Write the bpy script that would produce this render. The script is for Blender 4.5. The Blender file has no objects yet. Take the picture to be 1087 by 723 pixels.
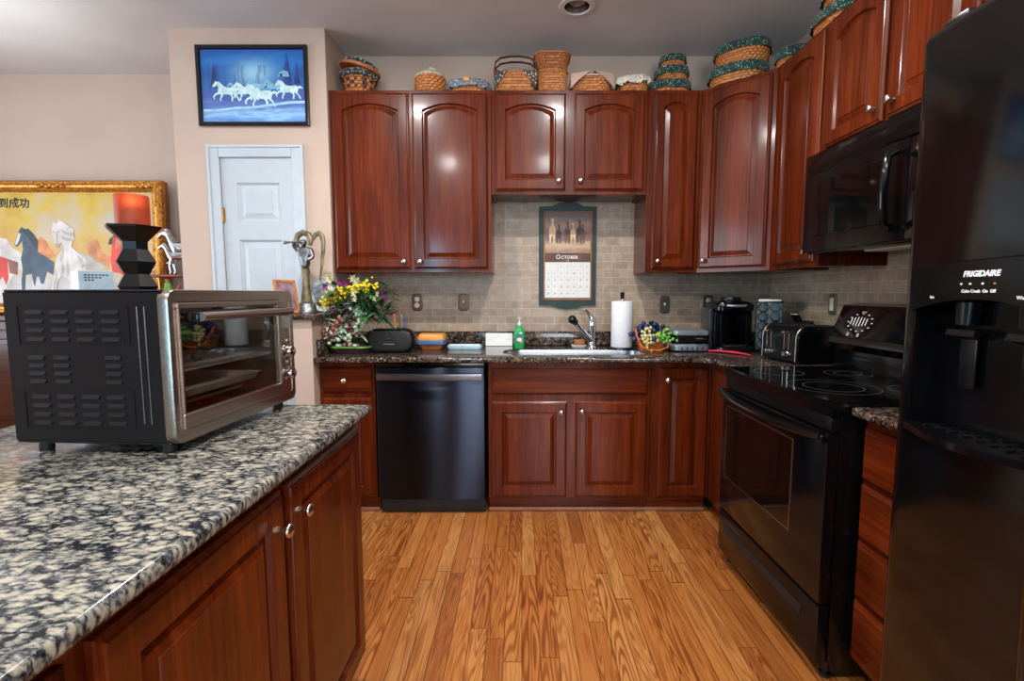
import bpy, bmesh, math, random
from mathutils import Matrix, Vector
PI = math.pi
R = math.radians
random.seed(7)
S = bpy.context.scene
C = S.collection

# ---------------------------------------------------------------- camera
cam = bpy.data.cameras.new('camera')
cam.sensor_width = 36.0
cam.lens = 36.0 * 530.0 / 1087.0
cam.shift_x = -10.5 / 1087.0
cam.clip_start = 0.02
camo = bpy.data.objects.new('camera', cam)
C.objects.link(camo)
camo.location = (0, 0, 1.25)
camo.rotation_euler = (R(90) - math.atan(50.5 / 530.0), 0, 0)
S.camera = camo

# ---------------------------------------------------------------- world, daylight, exposure
w = bpy.data.worlds.new('world')
S.world = w
w.use_nodes = True
wn = w.node_tree
wn.nodes['Background'].inputs[0].default_value = (0.62, 0.78, 1.0, 1)
wn.nodes['Background'].inputs[1].default_value = 1.6
S.view_settings.view_transform = 'Standard'
S.view_settings.look = 'None'
S.view_settings.gamma = 1.0
S.view_settings.use_curve_mapping = False
S.view_settings.exposure = 0.0


def area(name, loc, rot, sx, sy, power, col):
    l = bpy.data.lights.new(name, 'AREA')
    l.shape = 'RECTANGLE'
    l.size, l.size_y, l.energy, l.color = sx, sy, power, col
    o = bpy.data.objects.new(name, l)
    C.objects.link(o)
    o.location, o.rotation_euler = loc, rot
    return o


# daylight lamps at unseen windows added behind the camera and in the dining room
area('added_daylight_south', (0.85, -3.42, 1.55), (R(90), 0, 0), 1.4, 1.4, 95, (0.90, 0.95, 1.0))
area('added_daylight_sidelight', (-1.62, -3.42, 1.2), (R(90), 0, 0), 0.26, 2.0, 60, (0.32, 0.74, 1.0))
area('added_daylight_west', (-4.52, 1.3, 1.55), (R(90), 0, R(-90)), 2.4, 1.6, 80, (0.84, 0.90, 1.0))
CAN_W = 28.0            # each recessed ceiling lamp
UPLIGHT_W = 38.0        # uplighter added in the dining corner, out of view
CAN_COL = (1.0, 0.96, 0.92)


# ---------------------------------------------------------------- node materials
def lin(c):
    def f(v):
        v = v / 255.0
        return v / 12.92 if v <= 0.04045 else ((v + 0.055) / 1.055) ** 2.4
    return (f(c[0]), f(c[1]), f(c[2]), 1.0)


class G:
    """small helper around a material's node tree"""
    def __init__(s, name):
        s.m = bpy.data.materials.new(name)
        s.m.use_nodes = True
        s.t = s.m.node_tree
        s.b = s.t.nodes['Principled BSDF']
        s.out = s.t.nodes['Material Output']

    def n(s, kind, **k):
        nd = s.t.nodes.new(kind)
        for a, v in k.items():
            setattr(nd, a, v)
        return nd

    def l(s, a, b):
        s.t.links.new(a, b)

    def val(s, sock, v):
        if hasattr(v, 'is_linked') or isinstance(v, bpy.types.NodeSocket):
            s.l(v, sock)
        else:
            sock.default_value = v

    def math(s, op, a, b=0.0, c=None):
        nd = s.n('ShaderNodeMath', operation=op)
        s.val(nd.inputs[0], a)
        s.val(nd.inputs[1], b)
        if c is not None:
            s.val(nd.inputs[2], c)
        return nd.outputs[0]

    def coord(s, which='Object'):
        return s.n('ShaderNodeTexCoord').outputs[which]

    def mapping(s, vec, scale=(1, 1, 1), loc=(0, 0, 0), rot=(0, 0, 0)):
        nd = s.n('ShaderNodeMapping')
        s.l(vec, nd.inputs[0])
        nd.inputs['Scale'].default_value = scale
        s.val(nd.inputs['Location'], loc)
        nd.inputs['Rotation'].default_value = rot
        return nd.outputs[0]

    def noise(s, vec, scale=5.0, detail=3.0, rough=0.5, dist=0.0, out=0):
        nd = s.n('ShaderNodeTexNoise')
        s.l(vec, nd.inputs['Vector'])
        nd.inputs['Scale'].default_value = scale
        nd.inputs['Detail'].default_value = detail
        nd.inputs['Roughness'].default_value = rough
        nd.inputs['Distortion'].default_value = dist
        return nd.outputs[out]

    def ramp(s, fac, stops, interp='LINEAR'):
        nd = s.n('ShaderNodeValToRGB')
        cr = nd.color_ramp
        cr.interpolation = interp
        while len(cr.elements) < len(stops):
            cr.elements.new(0.5)
        for e, (p, c) in zip(cr.elements, stops):
            e.position = p
            e.color = lin(c)
        s.l(fac, nd.inputs[0])
        return nd.outputs[0]

    def mix(s, fac, a, b, mode='MIX'):
        nd = s.n('ShaderNodeMix', data_type='RGBA', blend_type=mode)
        s.val(nd.inputs[0], fac)
        s.val(nd.inputs[6], a)
        s.val(nd.inputs[7], b)
        return nd.outputs[2]

    def bump(s, h, strength=0.2, dist=0.002):
        nd = s.n('ShaderNodeBump')
        nd.inputs['Strength'].default_value = strength
        nd.inputs['Distance'].default_value = dist
        s.l(h, nd.inputs['Height'])
        s.l(nd.outputs[0], s.b.inputs['Normal'])

    def p(s, **k):
        names = dict(color='Base Color', rough='Roughness', metal='Metallic', coat='Coat Weight', coat_rough='Coat Roughness',
                     spec='Specular IOR Level', trans='Transmission Weight', ior='IOR', sss='Subsurface Weight',
                     emit='Emission Color', emit_s='Emission Strength', aniso='Anisotropic', sheen='Sheen Weight', alpha='Alpha')
        for a, v in k.items():
            s.val(s.b.inputs[names[a]], v)
        return s.m


def plain(name, c, rough=0.5, metal=0.0, var=0.06, scale=18.0, bump=0.0, **k):
    """a single colour with a faint procedural unevenness"""
    g = G(name)
    v = g.coord()
    nz = g.noise(v, scale, 3.0)
    a = tuple(max(0, x * (1 - var)) for x in c)
    b = tuple(min(255, x * (1 + var)) for x in c)
    col = g.ramp(nz, [(0.3, a), (0.7, b)])
    g.p(color=col, rough=rough, metal=metal, **k)
    if bump:
        g.bump(g.noise(v, scale * 6, 2.0), bump, 0.001)
    return g.m


def wood(name, dark, mid, light, axis='Z', rough=0.27, coat=0.22, boards=9.0):
    g = G(name)
    info = g.n('ShaderNodeObjectInfo')
    off = g.n('ShaderNodeCombineXYZ')
    for i in range(3):
        g.l(g.math('MULTIPLY', info.outputs['Random'], 7.3 + i * 3.1), off.inputs[i])
    v = g.mapping(g.coord(), (1, 1, 1), off.outputs[0])
    sc = {'Z': (26, 26, 1.5), 'X': (1.5, 26, 26), 'Y': (26, 1.5, 26)}[axis]
    fine = g.noise(g.mapping(v, tuple(3 * q for q in sc)), 1.0, 4.0, 0.6)
    broad = g.noise(g.mapping(v, tuple(q * 0.35 for q in sc)), 1.0, 3.0, 0.55, 0.6)
    f = g.math('ADD', g.math('MULTIPLY', fine, 0.45), g.math('MULTIPLY', broad, 0.55))
    col = g.ramp(f, [(0.32, dark), (0.5, mid), (0.68, light)])
    sep = g.n('ShaderNodeSeparateXYZ')
    g.l(v, sep.inputs[0])
    strip = g.math('FLOOR', g.math('MULTIPLY', sep.outputs['X' if axis != 'X' else 'Z'], boards))
    wn_ = g.n('ShaderNodeTexWhiteNoise', noise_dimensions='1D')
    g.l(strip, wn_.inputs['W'])
    hv = g.n('ShaderNodeHueSaturation')
    g.l(g.math('MULTIPLY_ADD', wn_.outputs[0], 0.34, 0.84), hv.inputs['Value'])
    g.l(col, hv.inputs['Color'])
    g.p(color=hv.outputs[0], rough=rough, coat=coat, coat_rough=0.12, spec=0.2)
    g.bump(fine, 0.05, 0.0006)
    return g.m


M = {}
M['cherry'] = wood('cherry_wood', (54, 16, 3), (88, 31, 8), (116, 48, 16))
M['cherry_across'] = wood('cherry_wood_across', (54, 16, 3), (88, 31, 8), (116, 48, 16), 'X')
M['cherry_side'] = wood('cherry_wood_side', (74, 30, 18), (104, 46, 28), (128, 62, 38), 'Z', 0.45, 0.2)
M['dark_wood'] = wood('dark_sideboard_wood', (40, 18, 10), (62, 28, 16), (84, 42, 24), 'X')


def make_floor():
    g = G('oak_strip_floor')
    v = g.coord()
    sep = g.n('ShaderNodeSeparateXYZ')
    g.l(v, sep.inputs[0])
    X, Y = sep.outputs[0], sep.outputs[1]
    u = g.math('DIVIDE', X, 0.064)
    row = g.math('FLOOR', u)
    wr = g.n('ShaderNodeTexWhiteNoise', noise_dimensions='1D')
    g.l(row, wr.inputs['W'])
    yy = g.math('DIVIDE', g.math('MULTIPLY_ADD', wr.outputs[0], 3.7, Y), g.math('MULTIPLY_ADD', wr.outputs[0], 0.8, 0.6))
    col_i = g.math('FLOOR', yy)
    cmb = g.n('ShaderNodeCombineXYZ')
    g.l(row, cmb.inputs[0])
    g.l(col_i, cmb.inputs[1])
    wp = g.n('ShaderNodeTexWhiteNoise', noise_dimensions='2D')
    g.l(cmb.outputs[0], wp.inputs['Vector'])
    pid = wp.outputs[0]
    base = g.ramp(pid, [(0.0, (150, 88, 42)), (0.16, (166, 102, 48)), (0.45, (176, 110, 52)), (0.72, (182, 118, 60)), (0.9, (192, 134, 74)), (1.0, (152, 88, 50))])
    # grain: each plank reads the pattern somewhere else
    o2 = g.n('ShaderNodeCombineXYZ')
    g.l(g.math('MULTIPLY', pid, 31.0), o2.inputs[0])
    g.l(g.math('MULTIPLY', pid, 17.0), o2.inputs[1])
    gv = g.mapping(v, (1, 1, 1), o2.outputs[0])
    gn = g.noise(g.mapping(gv, (95, 4.2, 1)), 1.0, 4.0, 0.62)
    hill = g.noise(g.mapping(gv, (13, 1.05, 1)), 1.0, 1.0, 0.4, 0.25)
    sw = g.math('MULTIPLY_ADD', g.math('SINE', g.math('MULTIPLY', hill, 118.0)), 0.5, 0.5)
    catg = g.ramp(g.math('ADD', sw, g.math('MULTIPLY_ADD', gn, .5, -.25)), [(0.0, (140, 86, 48)), (0.3, (196, 156, 116)), (0.62, (255, 255, 255)), (1.0, (255, 255, 255))])
    c1 = g.mix(g.math('MULTIPLY_ADD', g.math('FRACT', g.math('MULTIPLY', pid, 7.0)), 0.62, 0.08), base, catg, 'MULTIPLY')
    gr = g.ramp(gn, [(0.34, (190, 152, 120)), (0.55, (255, 255, 255))])
    c2 = g.mix(0.6, c1, gr, 'MULTIPLY')
    # joints
    fx = g.math('FRACT', u)
    ex = g.math('MINIMUM', fx, g.math('SUBTRACT', 1.0, fx))
    fy = g.math('FRACT', yy)
    ey = g.math('MULTIPLY', g.math('MINIMUM', fy, g.math('SUBTRACT', 1.0, fy)), 11.0)
    e = g.math('MINIMUM', ex, ey)
    j = g.n('ShaderNodeMapRange')
    g.l(e, j.inputs[0])
    j.inputs[1].default_value, j.inputs[2].default_value = 0.006, 0.035
    c3 = g.mix(j.outputs[0], lin((82, 42, 18)), c2)
    g.p(color=c3, rough=0.32, coat=0.35, coat_rough=0.2)
    g.bump(j.outputs[0], 0.25, 0.0008)
    return g.m


def make_granite(name, scale, stops, rough=0.1, stretch=(1, 1, 1), rotz=0.0, brown=0.0):
    """pale crystals in a dark, uneven mesh"""
    g = G(name)
    v = g.mapping(g.coord(), stretch, (0, 0, 0), (0, 0, rotz))
    wob = g.n('ShaderNodeMix', data_type='RGBA', blend_type='LINEAR_LIGHT')
    wob.inputs[0].default_value = 0.010
    g.l(v, wob.inputs[6])
    g.l(g.noise(v, scale * 2.2, 2.0, out=1), wob.inputs[7])
    vo = g.n('ShaderNodeTexVoronoi', feature='DISTANCE_TO_EDGE')
    g.l(wob.outputs[2], vo.inputs['Vector'])
    vo.inputs['Scale'].default_value = scale
    n1 = g.noise(v, scale * 0.55, 3.0, 0.6)
    n2 = g.noise(v, scale * 2.6, 3.0, 0.65)
    f = g.math('ADD', g.math('MULTIPLY', vo.outputs['Distance'], 0.85), g.math('MULTIPLY_ADD', n1, 0.75, -0.33))
    f = g.math('ADD', f, g.math('MULTIPLY_ADD', n2, 0.5, -0.25))
    col = g.ramp(f, stops)
    if brown:
        warm = g.noise(v, scale * 0.8, 2.0)
        col = g.mix(g.math('MULTIPLY', g.math('GREATER_THAN', warm, 0.54), brown), col, lin((128, 92, 66)))
    g.p(color=col, rough=rough, spec=0.4)
    return g.m


def make_tile(name, horiz):
    g = G(name)
    sep = g.n('ShaderNodeSeparateXYZ')
    g.l(g.coord(), sep.inputs[0])
    cmb = g.n('ShaderNodeCombineXYZ')
    g.l(sep.outputs[horiz], cmb.inputs[0])
    g.l(g.math('SUBTRACT', sep.outputs[2], 0.994), cmb.inputs[1])
    br = g.n('ShaderNodeTexBrick')
    g.l(cmb.outputs[0], br.inputs['Vector'])
    br.inputs['Scale'].default_value = 1.0
    br.inputs['Mortar Size'].default_value = 0.0024
    br.inputs['Mortar Smooth'].default_value = 0.3
    br.inputs['Brick Width'].default_value = 0.108
    br.inputs['Row Height'].default_value = 0.0515
    br.inputs['Color1'].default_value = lin((146, 119, 98))
    br.inputs['Color2'].default_value = lin((172, 148, 125))
    br.inputs['Mortar'].default_value = lin((190, 180, 164))
    n1 = g.noise(g.coord(), 22, 4.0, 0.6)
    col = g.mix(0.35, br.outputs['Color'], g.ramp(n1, [(0.3, (132, 112, 94)), (0.7, (196, 184, 166))]))
    g.p(color=col, rough=0.38)
    inv = g.math('SUBTRACT', 1.0, br.outputs['Fac'])
    g.bump(g.math('ADD', inv, g.math('MULTIPLY', n1, 0.25)), 0.35, 0.002)
    return g.m


def make_glass(name, tint, gloss=0.06, rough=0.02, dark=0.0):
    """thin pane: lets the view through with a fresnel reflection; no light tricks"""
    g = G(name)
    tr = g.n('ShaderNodeBsdfTransparent')
    tr.inputs[0].default_value = lin(tint)
    gl = g.n('ShaderNodeBsdfGlossy')
    gl.inputs['Roughness'].default_value = rough
    fr = g.n('ShaderNodeLayerWeight')
    fr.inputs[0].default_value = 0.5
    face = g.math('MULTIPLY_ADD', g.math('POWER', fr.outputs['Facing'], 4.0), 0.8, 0.045)
    nz = g.noise(g.coord(), 3.0)
    mx = g.n('ShaderNodeMixShader')
    g.l(g.math('ADD', g.math('MULTIPLY', nz, gloss), face), mx.inputs[0])
    g.l(tr.outputs[0], mx.inputs[1])
    g.l(gl.outputs[0], mx.inputs[2])
    g.l(mx.outputs[0], g.out.inputs[0])
    return g.m


def brushed(name, c, axis='X', rough=0.28, metal=1.0):
    g = G(name)
    sc = {'X': (2, 220, 220), 'Z': (220, 220, 2), 'Y': (220, 2, 220)}[axis]
    nz = g.noise(g.mapping(g.coord(), sc), 1.0, 3.0, 0.6)
    a = tuple(x * 0.9 for x in c)
    b = tuple(min(255, x * 1.08) for x in c)
    g.p(color=g.ramp(nz, [(0.3, a), (0.7, b)]), metal=metal, rough=g.math('MULTIPLY_ADD', nz, 0.12, rough - 0.06))
    g.bump(nz, 0.08, 0.0004)
    return g.m


def cloth(name, base, spots, thr=0.62, scale=90.0, third=None):
    g = G(name)
    v = g.coord()
    vo = g.n('ShaderNodeTexVoronoi')
    g.l(v, vo.inputs['Vector'])
    vo.inputs['Scale'].default_value = scale
    col = g.mix(g.math('LESS_THAN', vo.outputs['Distance'], thr * 0.5), lin(base), lin(spots))
    if third:
        col = g.mix(g.math('GREATER_THAN', g.noise(v, scale * 0.5, 1.0), 0.6), col, lin(third))
    g.p(color=col, rough=0.9, sheen=0.2)
    g.bump(g.noise(v, 300, 2.0), 0.2, 0.001)
    return g.m


M['floor'] = make_floor()
M['granite'] = make_granite('island_granite', 40, [(0.0, (26, 28, 32)), (0.08, (62, 65, 69)), (0.17, (112, 112, 107)), (0.28, (148, 143, 130)), (0.55, (174, 166, 149))], 0.14, (1.0, 1.7, 1.0), R(20))
M['granite_back'] = make_granite('counter_granite', 62, [(0.07, (20, 19, 20)), (0.19, (54, 48, 46)), (0.28, (98, 88, 78)), (0.40, (138, 126, 110)), (0.62, (168, 156, 138))], 0.12, brown=.25)
M['tile_back'] = make_tile('stone_tile_back', 0)
M['tile_right'] = make_tile('stone_tile_right', 1)
M['wall'] = plain('beige_wall_paint', (193, 171, 155), 0.75, var=0.02, scale=3, bump=0.03)
M['ceiling'] = plain('ceiling_paint', (206, 203, 201), 0.8, var=0.02, scale=3)
M['white'] = plain('white_door_paint', (184, 193, 200), 0.4, var=0.015)
M['black'] = plain('glossy_black_enamel', (9, 9, 11), 0.14, var=0.1, spec=0.4)
M['black_soft'] = plain('satin_black_plastic', (13, 14, 17), 0.30, var=0.12, spec=0.4)
M['black_matte'] = plain('matte_black_plastic', (16, 16, 17), 0.6, var=0.12)
M['black_glass'] = plain('black_ceramic_glass', (6, 7, 8), 0.06, var=0.1, spec=0.5)
M['fridge'] = plain('black_refrigerator_enamel', (9, 8, 9), 0.10, var=0.15, scale=60, bump=0.02, spec=0.5)
def aniso_steel(name, c, rough):
    g = G(name)
    tg = g.n('ShaderNodeTangent', direction_type='RADIAL', axis='Z')
    nz = g.noise(g.mapping(g.coord(), (2, 2, 160)), 1.0, 3.0)
    g.p(color=g.ramp(nz, [(.3, tuple(x * .92 for x in c)), (.7, c)]), metal=1.0, rough=rough, aniso=1.0)
    g.b.inputs['Anisotropic Rotation'].default_value = ANISO_ROT
    g.l(tg.outputs[0], g.b.inputs['Tangent'])
    return g.m


ANISO_ROT = 0.25
M['black_steel'] = aniso_steel('black_stainless_steel', (50, 55, 68), 0.30)
M['steel'] = brushed('brushed_stainless_steel', (178, 172, 166), 'X', 0.3)
M['steel_dark'] = brushed('dark_stainless_steel', (176, 164, 154), 'X', 0.30)
M['handle_steel'] = brushed('grey_handle_steel', (128, 128, 134), 'X', 0.3)
M['oven_black'] = plain('black_oven_enamel', (14, 16, 20), 0.26, var=0.1, spec=0.5)
M['chrome'] = plain('polished_chrome', (215, 218, 222), 0.08, 1.0, var=0.03)
M['nickel'] = plain('brushed_nickel', (196, 188, 178), 0.24, 1.0, var=0.05)
M['brass'] = plain('aged_brass', (186, 150, 88), 0.35, 1.0)
M['pewter'] = plain('old_pewter', (128, 130, 132), 0.42, 1.0, var=0.25, scale=40)
M['silver'] = plain('cast_silver', (190, 194, 198), 0.2, 1.0, var=0.2, scale=50)
M['bronze'] = plain('weathered_bronze', (112, 104, 78), 0.5, 0.45, var=0.3, scale=30)
M['gold'] = plain('gilt_frame', (176, 116, 42), 0.35, 0.55, var=0.3, scale=60, bump=0.3)
M['gold_side'] = plain('frame_side_wood', (120, 58, 30), 0.5, var=0.2)
M['black_frame'] = plain('black_lacquer_frame', (18, 18, 22), 0.25, var=0.1)
M['green_frame'] = plain('dark_green_paint', (9, 45, 40), 0.5, var=0.12)
M['paper'] = plain('white_paper', (232, 232, 230), 0.8, var=0.02)
M['paper_towel'] = plain('paper_towel', (228, 230, 234), 0.9, var=0.03, scale=80, bump=0.3)
M['ink'] = plain('printed_ink', (66, 70, 82), 0.7)
M['white_ink'] = plain('white_print', (225, 228, 230), 0.5)
M['grey_ink'] = plain('grey_print', (150, 152, 156), 0.5)
M['ring_ink'] = plain('burner_ring_print', (92, 94, 98), 0.4)
M['orange'] = plain('orange_plastic', (226, 148, 58), 0.4)
M['blue'] = plain('blue_plastic', (62, 98, 150), 0.35)
M['pale_blue'] = plain('pale_blue_plastic', (188, 214, 226), 0.3)
M['tan'] = plain('tan_wood', (150, 92, 48), 0.45, var=0.15)
M['soap'] = plain('green_liquid_soap', (24, 160, 82), 0.12, var=0.08, coat=0.6)
M['label_white'] = plain('soap_label', (60, 120, 110), 0.4, var=0.2)
M['pump'] = plain('clear_white_plastic', (226, 232, 230), 0.25)
M['pink'] = plain('pink_silicone', (206, 46, 78), 0.4)
M['rubber'] = plain('rubber', (22, 22, 22), 0.7)
def translucent(name, c, through, f, rough=.45):
    g = G(name)
    col = g.ramp(g.noise(g.coord(), 25, 3.0), [(.3, tuple(x * .9 for x in c)), (.7, c)])
    g.p(color=col, rough=rough)
    tl = g.n('ShaderNodeBsdfTranslucent')
    tl.inputs[0].default_value = lin(through)
    mx = g.n('ShaderNodeMixShader')
    mx.inputs[0].default_value = f
    g.l(g.b.outputs[0], mx.inputs[1])
    g.l(tl.outputs[0], mx.inputs[2])
    g.l(mx.outputs[0], g.out.inputs[0])
    return g.m


M['red_wax'] = translucent('red_candle_wax', (112, 54, 42), (255, 165, 95), .5)
M['lamp_glass'] = translucent('opal_lamp_glass', (240, 240, 236), (240, 240, 236), .5, .2)
M['off_bulb'] = plain('unlit_frosted_bulb', (150, 144, 142), 0.5)
M['plate_bronze'] = plain('bronze_switch_plate', (104, 84, 70), 0.4, 0.5)
M['plate_steel'] = plain('grey_switch_plate', (112, 104, 98), 0.32, 0.7)
M['plate_brass'] = plain('antique_brass_plate', (128, 126, 104), 0.35, 0.7)
M['ivory'] = plain('ivory_plastic', (222, 212, 196), 0.35)
M['sink'] = brushed('sink_steel', (196, 200, 204), 'X', 0.26)
M['grey_lid'] = plain('dark_pod_lid', (30, 33, 35), 0.3, 0.0)
M['tower_grey'] = plain('grey_green_plastic', (66, 74, 75), 0.4)
M['dark_water'] = plain('smoked_tank', (40, 44, 50), 0.12, var=0.1, coat=0.5)
M['silver_plastic'] = plain('silver_plastic', (158, 170, 180), 0.3, 0.55)
M['oven_inside'] = plain('oven_cavity', (84, 76, 70), 0.45, 0.0, var=0.15)
M['glass'] = make_glass('oven_glass', (232, 230, 226))
M['smoked'] = make_glass('smoked_window', (70, 66, 66), 0.10)
M['pane'] = make_glass('clear_pane', (245, 250, 250), 0.02)
M['pale_glass'] = make_glass('pale_glass', (215, 225, 220), 0.1)
M['dark_cavity'] = plain('dark_cavity_enamel', (30, 26, 26), 0.4)
M['rack'] = plain('wire_rack', (200, 200, 198), 0.35, 0.2)
M['lcd'] = plain('lcd_panel', (112, 126, 118), 0.2)
M['amber'] = plain('amber_marking', (190, 110, 60), 0.4)
M['trimwood'] = plain('shoe_moulding', (166, 112, 92), 0.4, var=0.08)
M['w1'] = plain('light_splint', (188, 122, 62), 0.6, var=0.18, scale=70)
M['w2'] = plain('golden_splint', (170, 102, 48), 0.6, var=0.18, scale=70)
M['w3'] = plain('deep_brown_splint', (140, 78, 34), 0.65, var=0.18, scale=70)  # deeper brown tone, used between rows and on linings
M['wd'] = plain('dark_dyed_splint', (46, 34, 36), 0.6, var=0.2, scale=70)
M['wg'] = plain('green_dyed_splint', (64, 72, 48), 0.6, var=0.2, scale=70)
M['rim'] = plain('basket_rim', (178, 108, 56), 0.5, var=0.12, scale=40)
M['rim_dark'] = plain('dark_bentwood', (92, 56, 34), 0.5, var=0.15, scale=40)
M['c_green'] = cloth('green_print_cloth', (16, 66, 48), (196, 204, 190), 0.5, 105, (22, 40, 66))
M['c_navy'] = cloth('navy_floral_cloth', (44, 50, 66), (178, 190, 172), 0.7, 80, (30, 30, 40))
M['c_cream'] = cloth('cream_print_cloth', (196, 184, 160), (108, 70, 60), 0.55, 80)
M['c_grey'] = cloth('grey_blue_check_cloth', (96, 104, 116), (172, 176, 178), 0.8, 120)
M['c_multi'] = cloth('multicolour_cloth', (58, 70, 70), (190, 180, 160), 0.7, 70, (110, 44, 44))
M['c_pink'] = cloth('dusty_pink_cloth', (192, 160, 142), (206, 180, 162), 0.6, 140)
M['c_white'] = cloth('white_floral_cloth', (214, 208, 192), (96, 104, 100), 0.52, 62)
M['leaf'] = plain('green_leaf', (46, 92, 44), 0.5, var=0.3, scale=30)
M['leaf_dark'] = plain('dark_green_leaf', (22, 58, 36), 0.5, var=0.3, scale=30)
M['leaf_pale'] = plain('dusty_green_leaf', (140, 168, 148), 0.6, var=0.2, scale=30)
M['f_yellow'] = plain('yellow_blossom', (222, 196, 30), 0.6, var=0.2, scale=60)
M['f_purple'] = plain('purple_petals', (140, 40, 130), 0.6, var=0.2, scale=60)
M['f_cream'] = plain('cream_petals', (220, 216, 176), 0.6, var=0.1, scale=60)
M['berry_mauve'] = plain('mauve_berries', (158, 106, 100), 0.35, var=0.3, scale=60)
M['berry_dark'] = plain('dark_red_berries', (84, 28, 44), 0.3, var=0.3, scale=60)
M['berry_pale'] = plain('pale_green_berries', (162, 190, 160), 0.35, var=0.2, scale=60)
M['basket_purple'] = plain('dark_purple_splint', (54, 28, 48), 0.6, var=0.3, scale=60)
M['grape_blue'] = plain('dark_blue_grape', (36, 44, 86), 0.3, var=0.3, scale=60)
M['grape_green'] = plain('green_grape', (122, 190, 84), 0.3, var=0.15, scale=60)
M['grape_cream'] = plain('cream_grape', (210, 200, 140), 0.3, var=0.15, scale=60)
M['banana'] = plain('yellow_fruit', (228, 186, 40), 0.4, var=0.1)
M['orange_wicker'] = plain('orange_wicker', (186, 100, 40), 0.5, var=0.2, scale=60)
M['green_paint'] = plain('bright_green_glaze', (98, 150, 50), 0.3)
M['red_paint'] = plain('red_glaze', (170, 40, 34), 0.3)
M['box_blue'] = plain('pale_blue_carton', (176, 206, 222), 0.6)


# ---------------------------------------------------------------- mesh builder
class MB:
    def __init__(s):
        s.bm = bmesh.new()

    def mark(s):
        s.bm.verts.ensure_lookup_table()
        return len(s.bm.verts)

    def xf(s, mat, since=0):
        s.bm.verts.ensure_lookup_table()
        for v in s.bm.verts[since:]:
            v.co = mat @ v.co

    def add(s, b, mi=0, mat=None):
        vm = {}
        for v in b.verts:
            vm[v] = s.bm.verts.new(mat @ v.co if mat else v.co)
        for f in b.faces:
            try:
                nf = s.bm.faces.new([vm[v] for v in f.verts])
                nf.material_index = mi
            except ValueError:
                pass
        b.free()

    def box(s, x0, x1, y0, y1, z0, z1, bev=0.0, seg=2, mi=0, mat=None):
        b = bmesh.new()
        bmesh.ops.create_cube(b, size=1.0)
        for v in b.verts:
            v.co = Vector(((x0 + x1) / 2 + v.co.x * (x1 - x0), (y0 + y1) / 2 + v.co.y * (y1 - y0), (z0 + z1) / 2 + v.co.z * (z1 - z0)))
        if bev > 0:
            bmesh.ops.bevel(b, geom=list(b.edges), offset=bev, segments=seg, profile=0.5, affect='EDGES')
        s.add(b, mi, mat)
        return s

    def loops(s, ls, closed=True, cap0=False, cap1=False, mi=0):
        rows = [[s.bm.verts.new(p) for p in l] for l in ls]
        for a, b in zip(rows, rows[1:]):
            n = len(a)
            for i in range(n if closed else n - 1):
                j = (i + 1) % n
                try:
                    f = s.bm.faces.new((a[i], a[j], b[j], b[i]))
                    f.material_index = mi if not callable(mi) else mi(i)
                except ValueError:
                    pass
        for flag, r in ((cap0, rows[0]), (cap1, rows[-1])):
            if flag:
                try:
                    f = s.bm.faces.new(r)
                    f.material_index = mi if not callable(mi) else 0
                except ValueError:
                    pass
        return s

    def lathe(s, prof, n=28, mi=0, c=(0, 0, 0), mat=None, cap=True):
        k = s.mark()
        ls = [[(c[0] + r * math.cos(2 * PI * i / n), c[1] + r * math.sin(2 * PI * i / n), c[2] + z) for i in range(n)] for r, z in prof]
        s.loops(ls, True, cap, cap, mi)
        if mat:
            s.xf(mat, k)
        return s

    def cyl(s, p0, p1, r, n=16, mi=0):
        return s.tube([p0, p1], r, n, mi)

    def tube(s, pts, r, n=8, mi=0, closed=False, flat=1.0):
        pts = [Vector(p) for p in pts]
        m = len(pts)
        rr = r if isinstance(r, (list, tuple)) else [r] * m
        ls = []
        up = None
        for i, p in enumerate(pts):
            a = pts[i - 1] if (i > 0 or closed) else pts[i]
            b = pts[(i + 1) % m] if (i < m - 1 or closed) else pts[i]
            t = (b - a).normalized()
            if up is None:
                up = Vector((0, 0, 1)) if abs(t.z) < 0.9 else Vector((0, 1, 0))
            x = up.cross(t).normalized()
            y = t.cross(x)
            up = y
            ls.append([p + (x * math.cos(2 * PI * k / n) + y * math.sin(2 * PI * k / n) * flat) * rr[i] for k in range(n)])
        if closed:
            ls.append(ls[0])
        s.loops(ls, True, not closed, not closed, mi)
        return s

    def prism(s, poly, z0, z1, mi=0, mat=None):
        k = s.mark()
        s.loops([[(x, y, z0) for x, y in poly], [(x, y, z1) for x, y in poly]], True, True, True, mi)
        if mat:
            s.xf(mat, k)
        return s

    def ball(s, c, r, mi=0, u=10, v=7, sc=(1, 1, 1)):
        b = bmesh.new()
        bmesh.ops.create_uvsphere(b, u_segments=u, v_segments=v, radius=r)
        s.add(b, mi, Matrix.Translation(c) @ Matrix.Diagonal((*sc, 1)))
        return s

    def poly(s, pts, mi=0):
        f = s.bm.faces.new([s.bm.verts.new(p) for p in pts])
        f.material_index = mi
        return s

    def mesh(s, me, mi=0, mat=None):
        b = bmesh.new()
        b.from_mesh(me)
        s.add(b, mi, mat)
        return s


def O(name, mb, mats, parent=None, loc=(0, 0, 0), rz=0.0, smooth=35, label=None):
    me = bpy.data.meshes.new(name)
    bmesh.ops.recalc_face_normals(mb.bm, faces=list(mb.bm.faces))
    mb.bm.to_mesh(me)
    mb.bm.free()
    for m in (mats if isinstance(mats, (list, tuple)) else [mats]):
        me.materials.append(M[m] if isinstance(m, str) else m)
    if smooth:
        me.shade_smooth()
        me.set_sharp_from_angle(angle=R(smooth))
    o = bpy.data.objects.new(name, me)
    C.objects.link(o)
    o.location, o.rotation_euler = loc, (0, 0, rz)
    if parent:
        o.parent = parent
    if label:
        o['label'] = label
    return o


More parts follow.
